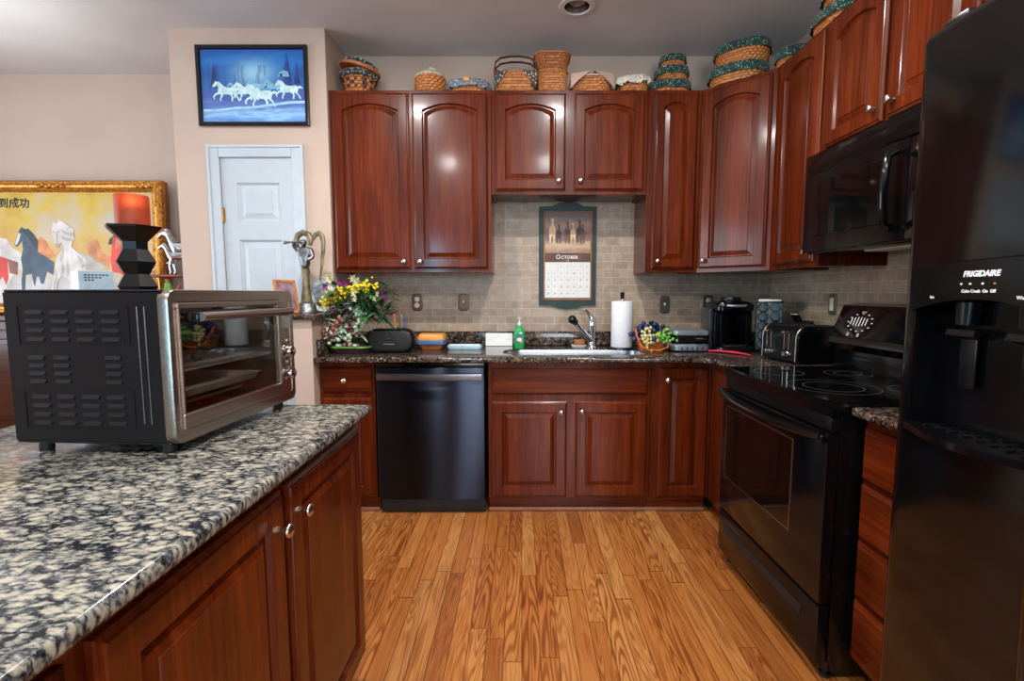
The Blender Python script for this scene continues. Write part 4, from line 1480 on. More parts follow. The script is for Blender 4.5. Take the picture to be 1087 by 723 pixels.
fl = O('flame', m, 'flame', t, smooth=60)
l = bpy.data.lights.new('candle_light', 'POINT')
l.energy, l.color, l.shadow_soft_size = 60.0, (1, .72, .42), .006
lo = bpy.data.objects.new('candle_light', l)
C.objects.link(lo)
lo.location, lo.parent = (.0170, -.0215, .068), t

# little two-level stand with figurines
t = T('display_stand', 'small wooden two-level shelf stand beside the gilt frame', 'shelf', (-2.280, 3.30, SBZ))
O('shelf', MB().box(-.17, .17, -.09, .09, .252, .268, .003), 'gold_side', t)
O('base', MB().box(-.17, .17, -.09, .09, .0005, .016, .003), 'gold_side', t)
for x in (-.155, .155):
    for y in (-.075, .075):
        O('post', MB().cyl((x, y, .0165), (x, y, .2515), .006, 10), 'brass', t)


def horse_mesh(s_=1.0):
    V = [(.10, 0, .62), (.22, 0, .66), (.36, 0, .64), (.50, 0, .66), (.60, 0, .62),
         (-.02, 0, .74), (-.10, 0, .90), (-.15, 0, 1.0), (-.26, 0, .94), (-.36, 0, .84),
         (.08, .06, .50), (-.02, .07, .34), (-.10, .07, .44), (-.14, .07, .36),
         (.08, -.06, .50), (.02, -.07, .28), (.05, -.07, .08), (.02, -.07, .02),
         (.58, .07, .46), (.66, .08, .28), (.58, .08, .10), (.55, .08, .02),
         (.58, -.07, .46), (.68, -.08, .30), (.64, -.08, .10), (.60, -.08, .02),
         (.72, 0, .62), (.84, 0, .44), (.88, 0, .26), (-.12, .03, 1.06), (-.12, -.03, 1.06)]
    E = [(1, 0), (1, 2), (2, 3), (3, 4), (0, 5), (5, 6), (6, 7), (7, 8), (8, 9), (0, 10), (10, 11), (11, 12), (12, 13), (0, 14), (14, 15), (15, 16), (16, 17), (4, 18), (18, 19), (19, 20), (20, 21),
         (4, 22), (22, 23), (23, 24), (24, 25), (4, 26), (26, 27), (27, 28), (7, 29), (7, 30)]
    rr = [.125, .14, .135, .14, .12, .10, .075, .07, .055, .042, .06, .042, .032, .03, .06, .042, .03, .034, .075, .05, .03, .034, .075, .05, .03, .034, .04, .045, .02, .018, .018]
    order = [1, 0] + list(range(2, len(V)))
    idx = {o_: i for i, o_ in enumerate(order)}
    return skin('horse', [tuple(c * s_ for c in V[o_]) for o_ in order], [(idx[a], idx[b_]) for a, b_ in E], [rr[o_] * s_ for o_ in order])


hm = horse_mesh(.29)
for loc, rz, lb, sc_ in (((-2.30, 3.345, SBZ + .2685), 0, 'silver horse figurine on the small stand, the taller one', 1.0), ((-2.26, 3.240, SBZ + .2685), R(4), 'silver horse figurine on the small stand, the lower one in front', .66)):
    m = MB().mesh(hm, mat=Matrix.Diagonal((sc_, sc_, sc_, 1)))
    mn = min(v.co.z for v in m.bm.verts)
    m.xf(at(0, 0, -mn + .0004))
    tag(O('horse_figurine', m, 'silver', None, loc, rz, 180), lb, 'figurine', 'silver horse figurines on the small stand')
t = T('rooster_figurine', 'green and red bird figurine on the lower level of the small stand', 'figurine', (-2.285, 3.245, SBZ + .0165))
m = MB().lathe([(.03, 0), (.03, .01), (.02, .02), (.032, .06), (.045, .10), (.04, .14), (.022, .17), (.020, .19), (.014, .205), (0, .21)], 20)
O('body', m, 'green_paint', t, smooth=60)
O('comb', MB().ball((-.004, 0, .215), .012, sc=(1.5, .4, 1)).ball((-.02, 0, .19), .007), 'red_paint', t)
O('tail', MB().tube([(.03, 0, .11), (.06, 0, .15), (.075, 0, .19)], [.016, .014, .004], 8), 'red_paint', t)
t = T('bird_figurine', 'tiny white bird figurine at the left end of the small stand', 'figurine', (-2.415, 3.25, SBZ + .2685))
O('body', MB().ball((0, 0, .022), .022, sc=(1.2, .8, .9)).ball((-.02, 0, .046), .013).tube([(.02, 0, .024), (.05, 0, .032)], [.010, .003], 8), 'paper', t, smooth=60)
O('beak', MB().tube([(-.030, 0, .046), (-.042, 0, .044)], [.004, .0008], 8), 'green_paint', t)

# ---------------------------------------------------------------- half-wall ledge: figurine, plate, small photo
LZ = 1.1375
t = T('photo_frame', 'small tan photo frame leaning on the granite ledge', 'photo frame', (-1.246, 2.685, LZ), R(58))
m = MB()
fr = [(0, .006), (0, -.006), (.003, -.009), (.013, -.008), (.016, -.004)]
m.loops([[(-.062 + i, y, i), (.062 - i, y, i), (.062 - i, y, .185 - i), (-.062 + i, y, .185 - i)] for i, y in fr], True)
lean = Matrix.Rotation(R(-14), 4, 'X')
m.xf(at(0, 0, .0015) @ lean)
O('frame', m, 'rim', t)
m = MB().box(-.050, .050, -.0038, .002, .012, .173)
m.xf(at(0, 0, .0015) @ lean)
O('photo', m, 'p_photo', t, smooth=0)
m = MB().box(-.01, .01, .05, .054, .0, .13)
m.xf(at(0, 0, .0015) @ Matrix.Rotation(R(12), 4, 'X') @ at(0, .012, 0))
O('easel_leg', m, 'black_matte', t)

FXL, FYL = -1.192, 2.775
t = T('figurine', 'slender bronze and pewter figurine with a curved wing and thin horn', 'figurine', (FXL, FYL, LZ))
m = MB().lathe([(.055, .0005), (.056, .012), (.050, .022), (.046, .05), (.030, .065)], 24)
O('base', m, 'pewter', t, smooth=50)
m = MB().lathe([(.032, .055), (.029, .08), (.021, .14), (.019, .20), (.023, .245), (.0, .25)], 20)
for v in m.bm.verts:
    v.co.x *= 1 + .05 * math.cos(8 * math.atan2(v.co.y, v.co.x))
O('skirt', m, 'bronze', t, smooth=60)
V = [(0, 0, .24), (0, 0, .285), (-.004, 0, .335), (-.006, 0, .362), (-.008, 0, .388), (-.010, 0, .405), (.034, 0, .345), (.050, -.018, .305), (.022, -.035, .290), (-.038, 0, .348), (-.052, -.02, .372), (-.040, -.03, .392)]
E = [(0, 1), (1, 2), (2, 3), (3, 4), (4, 5), (2, 6), (6, 7), (7, 8), (2, 9), (9, 10), (10, 11)]
rr = [.028, .026, .030, .013, .024, .018, .017, .013, .010, .016, .012, .009]
m = MB().mesh(skin('f', V, E, rr))
O('body', m, 'pewter', t, smooth=180)
m = MB()
hair = [(-.038, 0, .365), (-.048, .004, .395), (-.036, .006, .428), (-.008, .008, .442), (.024, .006, .430), (.036, .004, .400), (.030, .002, .372)]
m.tube(hair, [.010, .014, .016, .017, .016, .014, .009], 10)
O('hood', m, 'bronze', t, smooth=60)
O('horn', MB().tube([(-.028, -.030, .388), (-.06, -.034, .386), (-.095, -.036, .384)], [.004, .005, .010], 10), 'pewter', t, smooth=60)
m = MB().tube([(.022, .018, .372), (.034, .022, .405), (.052, .024, .432), (.072, .024, .440), (.088, .024, .425), (.094, .024, .392), (.091, .024, .34), (.083, .024, .28), (.075, .024, .22), (.069, .024, .175)], [.006, .011, .014, .015, .0145, .013, .0105, .0085, .0065, .004], 12, flat=.55)
O('wing', m, 'bronze', t, smooth=60)
t = T('pewter_plate', 'round pewter plate standing on the ledge behind the figurine', 'plate', (-1.128, 2.875, LZ), R(10))
m = MB().lathe([(0, .012), (.058, .010), (.062, .004), (.068, .001), (.090, .004), (.096, .010), (.094, .014), (.070, .010), (.060, .018), (0, .020)], 40)
m.xf(at(0, 0, .0965) @ Matrix.Rotation(R(80), 4, 'X'))
O('dish', m, 'pewter', t, smooth=40)
m = MB().tube([(-.05, -.035, .003), (-.04, .012, .004), (.04, .012, .004), (.05, -.035, .003)], .0028, 8)
m.tube([(0, .012, .004), (0, .05, .006), (0, .052, .09)], .0028, 8)
O('wire_stand', m, 'bronze', t)

#PART3
# ---------------------------------------------------------------- toaster oven on the island
t = T('toaster_oven', 'black and stainless toaster oven on the granite island, glass door facing right', 'toaster oven', (-.7205, 1.281, CT), R(86.7))
OW, OD, OH, OZ = .250, .36, .330, .022
m = MB()
th = .006
m.box(-OW + .004, OW - .004, .012, OD, OZ + OH - th, OZ + OH, .0025, 1)
m.box(-OW + .004, OW - .004, .012, OD, OZ, OZ + th, .0025, 1)
m.box(-OW + .004, OW - .004, OD - th, OD, OZ + th, OZ + OH - th)
m.box(OW - .004 - th, OW - .004, .012, OD - th - .0002, OZ + th, OZ + OH - th)
m.box(-OW + .004, -OW + .004 + th, .012, OD - th - .0002, OZ + th, OZ + OH - th)
O('shell', m, 'oven_black', t, smooth=30)
m = MB()
SXo = -OW + .0038


def louvre(m_, y, z, L=.040):
    m_.loops([[(SXo + dx, y + dy, z + dz) for dy, dz in ((-L / 2, -.0035), (L / 2, -.0035), (L / 2 - .003, .0045), (-L / 2 + .003, .0045))] for dx in (0, -.0001)], True)
    m_.poly([(SXo, y - L / 2, z - .004), (SXo - .0045, y - L / 2 + .002, z - .003), (SXo - .0045, y + L / 2 - .002, z - .003), (SXo, y + L / 2, z - .004)])
    m_.poly([(SXo - .0045, y - L / 2 + .002, z - .003), (SXo, y - L / 2, z + .005), (SXo, y + L / 2, z + .005), (SXo - .0045, y + L / 2 - .002, z - .003)])
    m_.poly([(SXo, y - L / 2, z - .004), (SXo - .0045, y - L / 2 + .002, z - .003), (SXo, y - L / 2, z + .005)])
    m_.poly([(SXo, y + L / 2, z - .004), (SXo - .0045, y + L / 2 - .002, z - .003), (SXo, y + L / 2, z + .005)])


for r_ in range(4):
    for c_ in range(4):
        louvre(m, .125 + c_ * .056, OZ + .225 + r_ * .019)
        louvre(m, .125 + c_ * .056, OZ + .045 + r_ * .019)
for r_ in range(4):
    for y in (.125, .24, .296):
        louvre(m, y, OZ + .135 + r_ * .017, .036)
for z0 in (.213, .033):
    for a in ((.085, .332, z0, z0 + .002), (.085, .332, z0 + .082, z0 + .084), (.085, .087, z0, z0 + .084), (.330, .332, z0, z0 + .084)):
        m.box(SXo - .0012, SXo, a[0], a[1], OZ + a[2], OZ + a[3])
m.tube([(SXo, .066, OZ + .045), (SXo, .066, OZ + .295), (SXo, .050, OZ + .295), (SXo, .050, OZ + .045)], .0014, 6, closed=True)
q = O('side_louvres', m, 'oven_black', t, smooth=0)
# stainless front bezel with openings for door and controls
DX_, CX_ = -OW + .020, OW - .078
m = MB()
pts = rrect(2 * OW, OH, .022, 6)
inn = rrect(2 * OW - .040, OH - .052, .010, 6)
zc = OZ + OH / 2
m.loops([[(x, y, zc + z) for x, z in pts] for y in (.018, .0)] + [[(x * .994, -.004, zc + z * .992) for x, z in pts]], True)
m.loops([[(x * .994, -.004, zc + z * .992) for x, z in pts], [(x, -.004, zc + z) for x, z in inn], [(x, .014, zc + z) for x, z in inn]], True)
m.box(CX_, OW - .0195, -.003, .012, OZ + .0265, OZ + OH - .0265)
O('bezel', m, 'steel_dark', t, smooth=30)
# cavity
m = MB()
x0, x1 = -OW + .012, CX_ + .01
m.box(x0, x1, .33, .334, OZ + .012, OZ + OH - .012).box(x0, x1, .02, .33, OZ + .010, OZ + .014).box(x0, x1, .02, .33, OZ + OH - .014, OZ + OH - .010)
m.box(x0, x0 + .003, .02, .33, OZ + .0145, OZ + OH - .0145).box(x1 - .003, x1, .02, .33, OZ + .0145, OZ + OH - .0145)
O('cavity', m, 'oven_inside', t, smooth=0)
d = O('door', MB(), 'steel_dark', t)
m = MB()
a0, a1, b0, b1 = DX_ + .001, CX_ - .001, OZ + .028, OZ + OH - .028
for q in ((a0, a1, b0, b0 + .034), (a0, a1, b1 - .012, b1), (a0, a0 + .008, b0 + .034, b1 - .012), (a1 - .008, a1, b0 + .034, b1 - .012)):
    m.box(q[0], q[1], -.010, .006, q[2], q[3], .002, 1)
bpy.data.objects.remove(d)
d = O('door', m, 'steel_dark', t)
O('glass', MB().box(a0 + .0085, a1 - .0085, -.004, .0, b0 + .0345, b1 - .0125), 'glass', d, smooth=0)
m = MB().tube([(a0 + .018, -.045, b1 - .030), (a1 - .012, -.045, b1 - .030)], .0125, 14, flat=.8)
O('handle', m, 'steel', d, smooth=50)
for x in (a0 + .026, a1 - .022):
    O('handle_bracket', MB().box(x - .012, x + .012, -.044, -.0105, b1 - .043, b1 - .019, .005), 'black', d)
# rack and tray
m = MB()
zr = OZ + .150
for yy in (.024, .31):
    m.tube([(x0 + .012, yy, zr), (x1 - .012, yy, zr)], .0028, 8)
for i in range(22):
    x = x0 + .016 + (x1 - x0 - .032) * i / 21
    m.tube([(x, .020, zr + .003), (x, .314, zr + .003)], .0013, 6)
O('wire_rack', m, 'rack', t, smooth=60)
m = MB()
zt = OZ + .085
m.loops([[(x + (x0 + x1) / 2, y + .17, zt + z) for x, y in rrect(w_, dd, .015, 4)] for w_, dd, z in ((.325, .285, .018), (.318, .278, .017), (.30, .26, 0), (.02, .02, 0))], True, False, True)
O('tray', m, 'rack', t, smooth=40)
for z in (OZ + .07, OZ + .05, OZ + OH - .05, OZ + OH - .07):
    O('heating_element', MB().tube([(x0 + .01, .12 if z < OZ + .1 else .2, z), (x1 - .01, .12 if z < OZ + .1 else .2, z)], .004, 8), 'rack', t)
# controls
kx_ = (CX_ + OW - .02) / 2 + .001
O('display', MB().box(CX_ + .007, OW - .026, -.0052, -.0032, OZ + .218, OZ + .282, .001, 1), 'lcd', t)
for z in (OZ + .150, OZ + .085):
    k_ = O('knob', MB().lathe([(.021, 0), (.021, .003), (.0165, .005), (.0155, .022), (.013, .024), (0, .0245)], 24, mat=UPR), 'chrome', t, (kx_, -.0035, z), smooth=40)
    O('pointer', MB().box(-.0012, .0012, -.0255, -.0247, .003, .013), 'black_matte', k_, smooth=0)
for z in (OZ + .118, OZ + .180):
    O('button', MB().lathe([(.0065, 0), (.0065, .003), (.005, .0042), (0, .0045)], 16, mat=UPR), 'nickel', t, (kx_ + .012, -.0035, z), smooth=40)
O('badge', MB().box(kx_ - .018, kx_ + .012, -.0045, -.0032, OZ + .046, OZ + .053, .0006, 1), 'nickel', t)
for x in (-OW + .03, OW - .035):
    for y in (.035, OD - .04):
        O('foot', MB().lathe([(.013, .0005), (.014, .006), (.012, .0222)], 16, c=(x, y, 0)), 'rubber', t)

# ---------------------------------------------------------------- on the back worktop
CZ = CT + .0004
t = T('speaker', 'black oval portable speaker on the worktop beside the flower arrangement', 'speaker', (-.762, 2.90, CZ))
m = MB()
L_ = .145
ov = rrect(.292, .136, .064, 8)
m.loops([[(x * s_, y, .070 + z * s_) for x, z in ov] for s_, y in ((.80, -.055), (.93, -.048), (1, -.030), (1, .030), (.93, .048), (.80, .055))], True, True, True)
O('body', m, 'black_soft', t, smooth=50)
m = MB()
m.loops([[(x * s_, y, .070 + z * s_) for x, z in ov] for s_, y in ((.80, -.0552), (.90, -.0525), (.88, -.0550), (.70, -.0590))], True, False, True)
gr = O('grille', m, 'black_matte', t, smooth=50)
O('badge', MB().box(-.014, .014, -.0605, -.0591, .082, .087), 'nickel', gr, smooth=0)
O('indicator_strip', MB().box(-.032, .032, -.0605, -.0591, .052, .0545), 'grey_ink', gr, smooth=0)
for x in (-.08, .08):
    O('foot', MB().box(x - .02, x + .02, -.03, .03, 0, .0045, .001, 1), 'rubber', t)

t = T('pen_cup', 'dark pen cup standing behind the black speaker', 'cup', (-.765, 3.12, CZ))
O('cup', MB().lathe([(0, .0), (.038, .0), (.040, .004), (.042, .125), (.040, .127), (.038, .124), (.036, .008), (0, .008)], 24), 'black_soft', t, smooth=40)
O('band', MB().lathe([(.0412, .10), (.0428, .102), (.0428, .112), (.0416, .114)], 24, cap=False), 'nickel', t, smooth=40)
for (dx, dy, tx, ty, hh, c_, lb) in ((-.015, 0, -.035, .0, .225, 'orange', 'orange pencil leaning left in the pen cup'), (.0, .012, -.006, .02, .235, 'tan', 'brown wooden pencil in the pen cup'),
                                     (.012, -.008, .018, -.012, .215, 'silver_plastic', 'silver pen leaning right in the pen cup'), (.02, .012, .034, .02, .205, 'blue', 'blue pen leaning right in the pen cup')):
    p_ = T('pen', lb, 'pen', (-.765, 3.12, CZ), 0, 'pens in the pen cup')
    a, b_ = Vector((dx, dy, .010)), Vector((tx, ty, hh))
    c2 = a.lerp(b_, .94)
    O('barrel', MB().tube([a, a.lerp(b_, .88), c2, b_], [.0042, .0042, .0042, .0012], 8), c_, p_, smooth=40)
    O('tip', MB().tube([b_, b_ + (b_ - a).normalized() * .006], [.0014, .0005], 6), 'black_matte', p_)

t = T('food_box', 'rectangular food container with orange lid and blue band on the worktop', 'container', (-.553, 3.07, CZ))


def rr_stack(m_, lst, r=.02):
    m_.loops([[(x, y, z) for x, y in rrect(w_, d_, min(r, w_ * .3), 5)] for w_, d_, z in lst], True, True, True)
    return m_


O('base', rr_stack(MB(), [(.125, .10, .0), (.130, .105, .004), (.145, .118, .028)]), 'tan', t, smooth=40)
O('band', rr_stack(MB(), [(.150, .122, .0282), (.172, .138, .034), (.174, .140, .056), (.168, .136, .060)]), 'blue', t, smooth=40)
O('lid', rr_stack(MB(), [(.166, .134, .0602), (.168, .136, .066), (.154, .122, .090), (.140, .110, .096)]), 'orange', t, smooth=40)

t = T('flat_tray', 'pale blue flat tray lying on the worktop behind the dishwasher', 'tray', (-.352, 3.085, CZ))
O('tray', rr_stack(MB(), [(.200, .085, 0), (.212, .095, .008), (.214, .097, .022), (.206, .090, .024), (.196, .080, .016), (.02, .01, .016)], .018), 'pale_blue', t, smooth=40)
O('end_clip', MB().box(.095, .111, -.03, .03, .0245, .028, .001, 1), 'grey_lid', t)

t = T('paper_card', 'white card standing against the granite upstand left of the soap', 'card', (-.150, 3.262, CZ))
m = MB().box(-.088, .088, -.0012, .0012, 0, .083)
m.xf(Matrix.Rotation(R(-14), 4, 'X'))
O('card', m, 'paper', t, smooth=0)
m = MB()
for i, (x0, z0, x1, z1) in enumerate(((-.088, .03, -.03, .05), (-.03, .05, 0, .065), (0, .065, .03, .05), (.03, .05, .088, .03))):
    m.tube([(x0, -.0016, z0), (x1, -.0016, z1)], .0005, 5)
m.xf(Matrix.Rotation(R(-14), 4, 'X'))
O('fold_lines', m, 'grey_ink', t, smooth=0)

t = T('soap_bottle', 'green dish soap pump bottle behind the sink', 'bottle', (-.016, 3.115, CZ))
m = MB().loops([[(x, y, z) for x, y in rrect(w_, d_, min(.02, d_ * .48), 5)] for w_, d_, z in ((.060, .040, 0), (.066, .046, .006), (.068, .048, .05), (.072, .048, .085), (.066, .044, .11), (.045, .036, .128), (.026, .026, .138), (.024, .024, .142))], True, True, True)
O('bottle', m, 'soap', t, smooth=50)
m = MB().loops([[(x * s_, -.0245 - .0006, .062 + z * s_) for x, z in rrect(.052, .062, .02, 6)] for s_ in (1, .01)], True)
m.loops([[(x, -.0254, .062 + z - .006) for x, z in rrect(.03, .022, .01, 5)], [(x * .02, -.0256, .056) for x, z in rrect(.03, .022, .01, 5)]], True, mi=1)
m.loops([[(x + .012, -.0256, .042 + z) for x, z in rrect(.016, .012, .005, 5)], [(.012, -.0257, .042)] * 24], True, mi=2)
O('front_label', m, ['label_white', 'white_ink', 'orange'], t, smooth=0)
m = MB().lathe([(.013, .1422), (.0145, .144), (.0145, .158), (.006, .160), (.0045, .162), (.0045, .182), (.010, .184), (.011, .192), (0, .194)], 16)
m.tube([(0, 0, .188), (.0, -.022, .188), (.0, -.032, .183)], [.0055, .0045, .004], 8)
O('pump', m, 'pump', t, smooth=40)

t = T('soap_dish', 'small white dish with brown sponge behind the faucet', 'dish', (.365, 3.185, CZ))
O('dish', rr_stack(MB(), [(.085, .05, 0), (.098, .062, .010), (.094, .058, .012), (.08, .045, .006)], .018), 'paper', t, smooth=40)
tag(O('sponge', rr_stack(MB(), [(.068, .034, 0), (.072, .038, .006), (.072, .038, .030), (.064, .032, .036)], .012), 'tan', None, (.368, 3.187, CZ + .0125), smooth=40), 'brown sponge lying in the small white dish by the faucet', 'sponge')

t = T('paper_towel_holder', 'paper towel holder with dark base and knob, right of the faucet', 'holder', (.613, 3.06, CZ))
O('base', MB().lathe([(.076, 0), (.078, .003), (.074, .011), (.02, .014), (0, .014)], 32), 'black_soft', t, smooth=40)
O('rod', MB().cyl((0, 0, .0142), (0, 0, .308), .006, 12), 'nickel', t)
O('knob', MB().lathe([(.010, .308), (.011, .312), (.013, .340), (.014, .345), (.010, .349), (0, .35)], 20), 'black_soft', t, smooth=40)
tag(O('paper_towel_roll', MB().lathe([(.021, 0), (.062, 0), (.0645, .004), (.0645, .276), (.062, .280), (.021, .280), (.021, .0)], 40, cap=False), 'paper_towel', None, (.613, 3.06, CZ + .0145), smooth=40), 'white paper towel roll standing on its holder by the faucet', 'paper towel')


# ---------------------------------------------------------------- woven baskets
def woven(w0, d0, w1, d1, h, r=.4, rows=9, n=44, cols=(0, 1, 2), bulge=.0, accent=None, amp=.0022):
    """woven basket wall: over-under relief and splint tones; mats 0..2 plain tones, 3 accent"""
    m_ = MB()

    def ring_(w_, d_, z, ph):
        P = rrect(w_, d_, min(w_, d_) * r, max(1, n // 4 - 1))
        o_ = []
        k = len(P)
        for i, (x, y) in enumerate(P):
            L = math.hypot(x, y)
            a = amp * (1 if (i + ph) % 2 else -1)
            o_.append((x + x / L * a, y + y / L * a, z))
        return o_
    ls, ph = [], 0
    for j in range(rows):
        for q, e in ((.12, 0), (.88, 0)):
            f = (j + q) / rows
            s_ = bulge * math.sin(PI * f)
            ls.append(ring_(w0 + (w1 - w0) * f + s_, d0 + (d1 - d0) * f + s_, h * f, j))
    rws = [[m_.bm.verts.new(p) for p in l_] for l_ in ls]
    k = len(rws[0])
    for a in range(len(rws) - 1):
        for i in range(k):
            f_ = m_.bm.faces.new((rws[a][i], rws[a][(i + 1) % k], rws[a + 1][(i + 1) % k], rws[a + 1][i]))
            j = a // 2
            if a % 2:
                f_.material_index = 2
            elif accent and j in accent and (i // 2) % accent[j] == 0:
                f_.material_index = 3
            else:
                f_.material_index = (i * 7 + j * 3) % 2
    m_.bm.faces.new(rws[0])
    # inner lining so that the basket has a wall
    P0 = [(v.co.x * .94, v.co.y * .94, v.co.z) for v in rws[-1]]
    P1 = [(v.co.x * .94, v.co.y * .94, .006) for v in rws[0]]
    up = [m_.bm.verts.new(p) for p in P0]
    lo_ = [m_.bm.verts.new(p) for p in P1]
    for i in range(k):
        i2 = (i + 1) % k
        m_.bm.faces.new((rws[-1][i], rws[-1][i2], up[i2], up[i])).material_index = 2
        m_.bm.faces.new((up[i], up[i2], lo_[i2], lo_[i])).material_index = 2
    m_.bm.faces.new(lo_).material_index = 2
    return m_


WK = ['w1', 'w2', 'w3', 'wd']


def liner(w_, d_, z0, z1, r, flare=.010, wave=.003, n=60, dome=0.0, seed=1):
    """cloth folded over the rim: outer drop, top roll and inside"""
    rnd = random.Random(seed)
    ph = [rnd.random() * 6.28 for _ in range(3)]
    P = rrect(w_, d_, min(w_, d_) * r, n // 4 - 1)
    k = len(P)

    def rg(s_, z, wv):
        o_ = []
        for i, (x, y) in enumerate(P):
            a = 2 * PI * i / k
            q = wv * (math.sin(9 * a + ph[0]) + .6 * math.sin(17 * a + ph[1]) + .4 * math.sin(26 * a + ph[2]))
            L = math.hypot(x, y)
            o_.append((x + x / L * (s_ + q), y + y / L * (s_ + q), z + q * .7))
        return o_
    m_ = MB()
    ls = [rg(flare, z0, wave), rg(flare * .9, z0 + (z1 - z0) * .5, wave * .7), rg(flare * .55, z1 - .004, wave * .3), rg(.001, z1, 0), rg(-.008, z1 - .003, 0)]
    if dome:
        ls = ls[:-1]
        c = [rg(0, z1, 0)]
        for f in (.8, .55, .3, .08):
            ls.append([(x * f, y * f, z1 + dome * (1 - f * f)) for x, y, _ in rg(0, z1, 0)])
        m_.loops(ls, True, False, True)
    else:
        ls.append(rg(-.012, z0, 0))
        m_.loops(ls, True)
    return m_


BT = UT + .0008
GBK = 'baskets along the tops of the wall cabinets'
# 1 round basket with leaning lid
t = T('basket', 'round basket with dark star band and crooked lid, leftmost on the cabinets', 'basket', (-.985, 3.16, BT), 0, GBK)
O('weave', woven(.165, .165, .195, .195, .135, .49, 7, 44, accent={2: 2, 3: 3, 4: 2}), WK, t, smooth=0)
O('rim', MB().tube([(.099 * math.cos(2 * PI * i / 36), .099 * math.sin(2 * PI * i / 36), .138) for i in range(36)], .006, 8, closed=True), 'rim', t)
O('cloth_liner', liner(.198, .198, .105, .146, .49, .008, .006, seed=3), 'c_navy', t, smooth=60)
O('lid', (lambda q: (q.xf(Matrix.Rotation(R(13), 4, 'Y')), q)[1])(MB().lathe([(.0, 0), (.118, 0), (.121, .005), (.121, .014), (.116, .019), (.05, .024), (0, .025)], 40)), 'rim', t, (.005, 0, .160), smooth=40, label='pale wooden lid tilted on the round basket')
fc_ = O('folded_cloth', liner(.20, .20, -.012, .014, .49, .006, .005, dome=.008, seed=5), 'c_navy', t, (.010, 0, .188), smooth=60)
fc_.rotation_euler = (0, R(13), 0)
# 2 small round basket with cream cloth
t = T('basket', 'small round basket with cream cloth top and tied knot, second from the left', 'basket', (-.548, 3.13, BT), 0, GBK)
O('weave', woven(.155, .155, .180, .180, .105, .49, 7, 40, bulge=.02), WK, t, smooth=0)
O('cloth_cover', liner(.168, .168, .098, .118, .49, .006, .004, dome=.035, seed=8), 'c_cream', t, smooth=60)
O('knot', MB().tube([(-.012, 0, .148), (.0, 0, .166), (.020, -.004, .160), (.034, -.01, .148)], [.010, .012, .010, .006], 8).ball((.0, 0, .156), .014), 'c_cream', t, smooth=60)
# 3 oval basket with grey cloth
t = T('basket', 'low oval basket with ruffled grey-blue cloth and wooden tag', 'basket', (-.320, 3.13, BT), 0, GBK)
O('weave', woven(.205, .13, .225, .145, .06, .45, 4, 44), WK, t, smooth=0)
O('cloth_liner', liner(.226, .146, .030, .082, .45, .014, .008, dome=.012, seed=11), 'c_grey', t, smooth=60)
O('wooden_tag', MB().box(-.02, .014, -.094, -.089, .060, .082, .002), 'orange', t)
# 4 handled basket
t = T('basket', 'square-sided basket with tall double bentwood handle and dark print cloth', 'basket', (-.038, 3.13, BT), 0, GBK)
O('weave', woven(.215, .15, .235, .17, .115, .22, 7, 44, accent={2: 6}), WK, t, smooth=0)
m = MB()
for y in (-.04, .035):
    m.tube([(-.124, y, .06), (-.124, y, .14), (-.118, y, .185), (-.09, y, .208), (-.03, y, .218), (.03, y, .218), (.09, y, .208), (.118, y, .185), (.124, y, .14), (.124, y, .06)], .0045, 8, flat=2.2)
O('handle', m, 'rim_dark', t, smooth=60)
m = MB()
for sx in (-1, 1):
    tri = [(sx * .045, -.090, .118), (sx * .124, -.090, .112), (sx * .122, -.094, .018)]
    m.loops([tri, [(x, y - .004, z) for x, y, z in tri]], True, True, True)
    m.loops([[(sx * .045, -.09, .1185), (sx * .124, -.09, .1185), (sx * .124, .09, .1185), (sx * .045, .09, .1185)], [(sx * .045, -.09, .123), (sx * .122, -.088, .123), (sx * .122, .088, .123), (sx * .045, .09, .123)]], True, True, True)
O('cloth_corners', m, 'c_multi', t, smooth=0)
O('rim', MB().tube([(x, y, .115) for x, y in rrect(.24, .174, .04, 8)], .005, 8, closed=True), 'rim', t)
# 5 tall stacked pair
t = T('basket', 'tall square basket with plain woven sides below the flared basket', 'basket', (.178, 3.13, BT), 0, GBK)
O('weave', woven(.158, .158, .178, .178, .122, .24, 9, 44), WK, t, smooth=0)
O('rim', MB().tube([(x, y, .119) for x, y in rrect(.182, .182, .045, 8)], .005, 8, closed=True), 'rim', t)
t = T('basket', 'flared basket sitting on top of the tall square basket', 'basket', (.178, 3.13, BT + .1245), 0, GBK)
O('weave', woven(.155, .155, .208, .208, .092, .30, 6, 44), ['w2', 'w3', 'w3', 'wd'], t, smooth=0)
O('rim', MB().tube([(x, y, .092) for x, y in rrect(.212, .212, .062, 8)], .0055, 8, closed=True), 'rim', t)
# 6 pink cloth with triangle
t = T('basket', 'low round-cornered basket with dusty pink cloth corners hanging down', 'basket', (.410, 3.13, BT), 0, GBK)
O('weave', woven(.205, .19, .235, .215, .082, .35, 6, 44, bulge=.01), WK, t, smooth=0)
m = liner(.236, .216, .080, .094, .35, .004, .001, dome=.028, seed=17)
for sx in (-1, 1):
    P = [(.012 * sx, -.112, .108), (.122 * sx, -.090, .098), (.128 * sx, -.100, .012), (.085 * sx, -.120, .050)]
    m.loops([P, [(x, y - .004, z) for x, y, z in P]], True, True, True)
    m.poly([(.012 * sx, -.112, .110), (.122 * sx, -.090, .100), (.10 * sx, -.03, .118), (.01 * sx, -.03, .126)])
O('cloth_cover', m, 'c_pink', t, smooth=40)
# 7 white floral
t = T('basket', 'small basket with white floral cloth slumped over its rim', 'basket', (.660, 3.13, BT), 0, GBK)
O('weave', woven(.165, .15, .185, .165, .085, .42, 6, 44), WK, t, smooth=0)
m = liner(.188, .168, .052, .098, .42, .018, .008, dome=.02, seed=23)
m.xf(Matrix.Rotation(R(-5), 4, 'Y'))
O('cloth_cover', m, 'c_white', t, smooth=60)


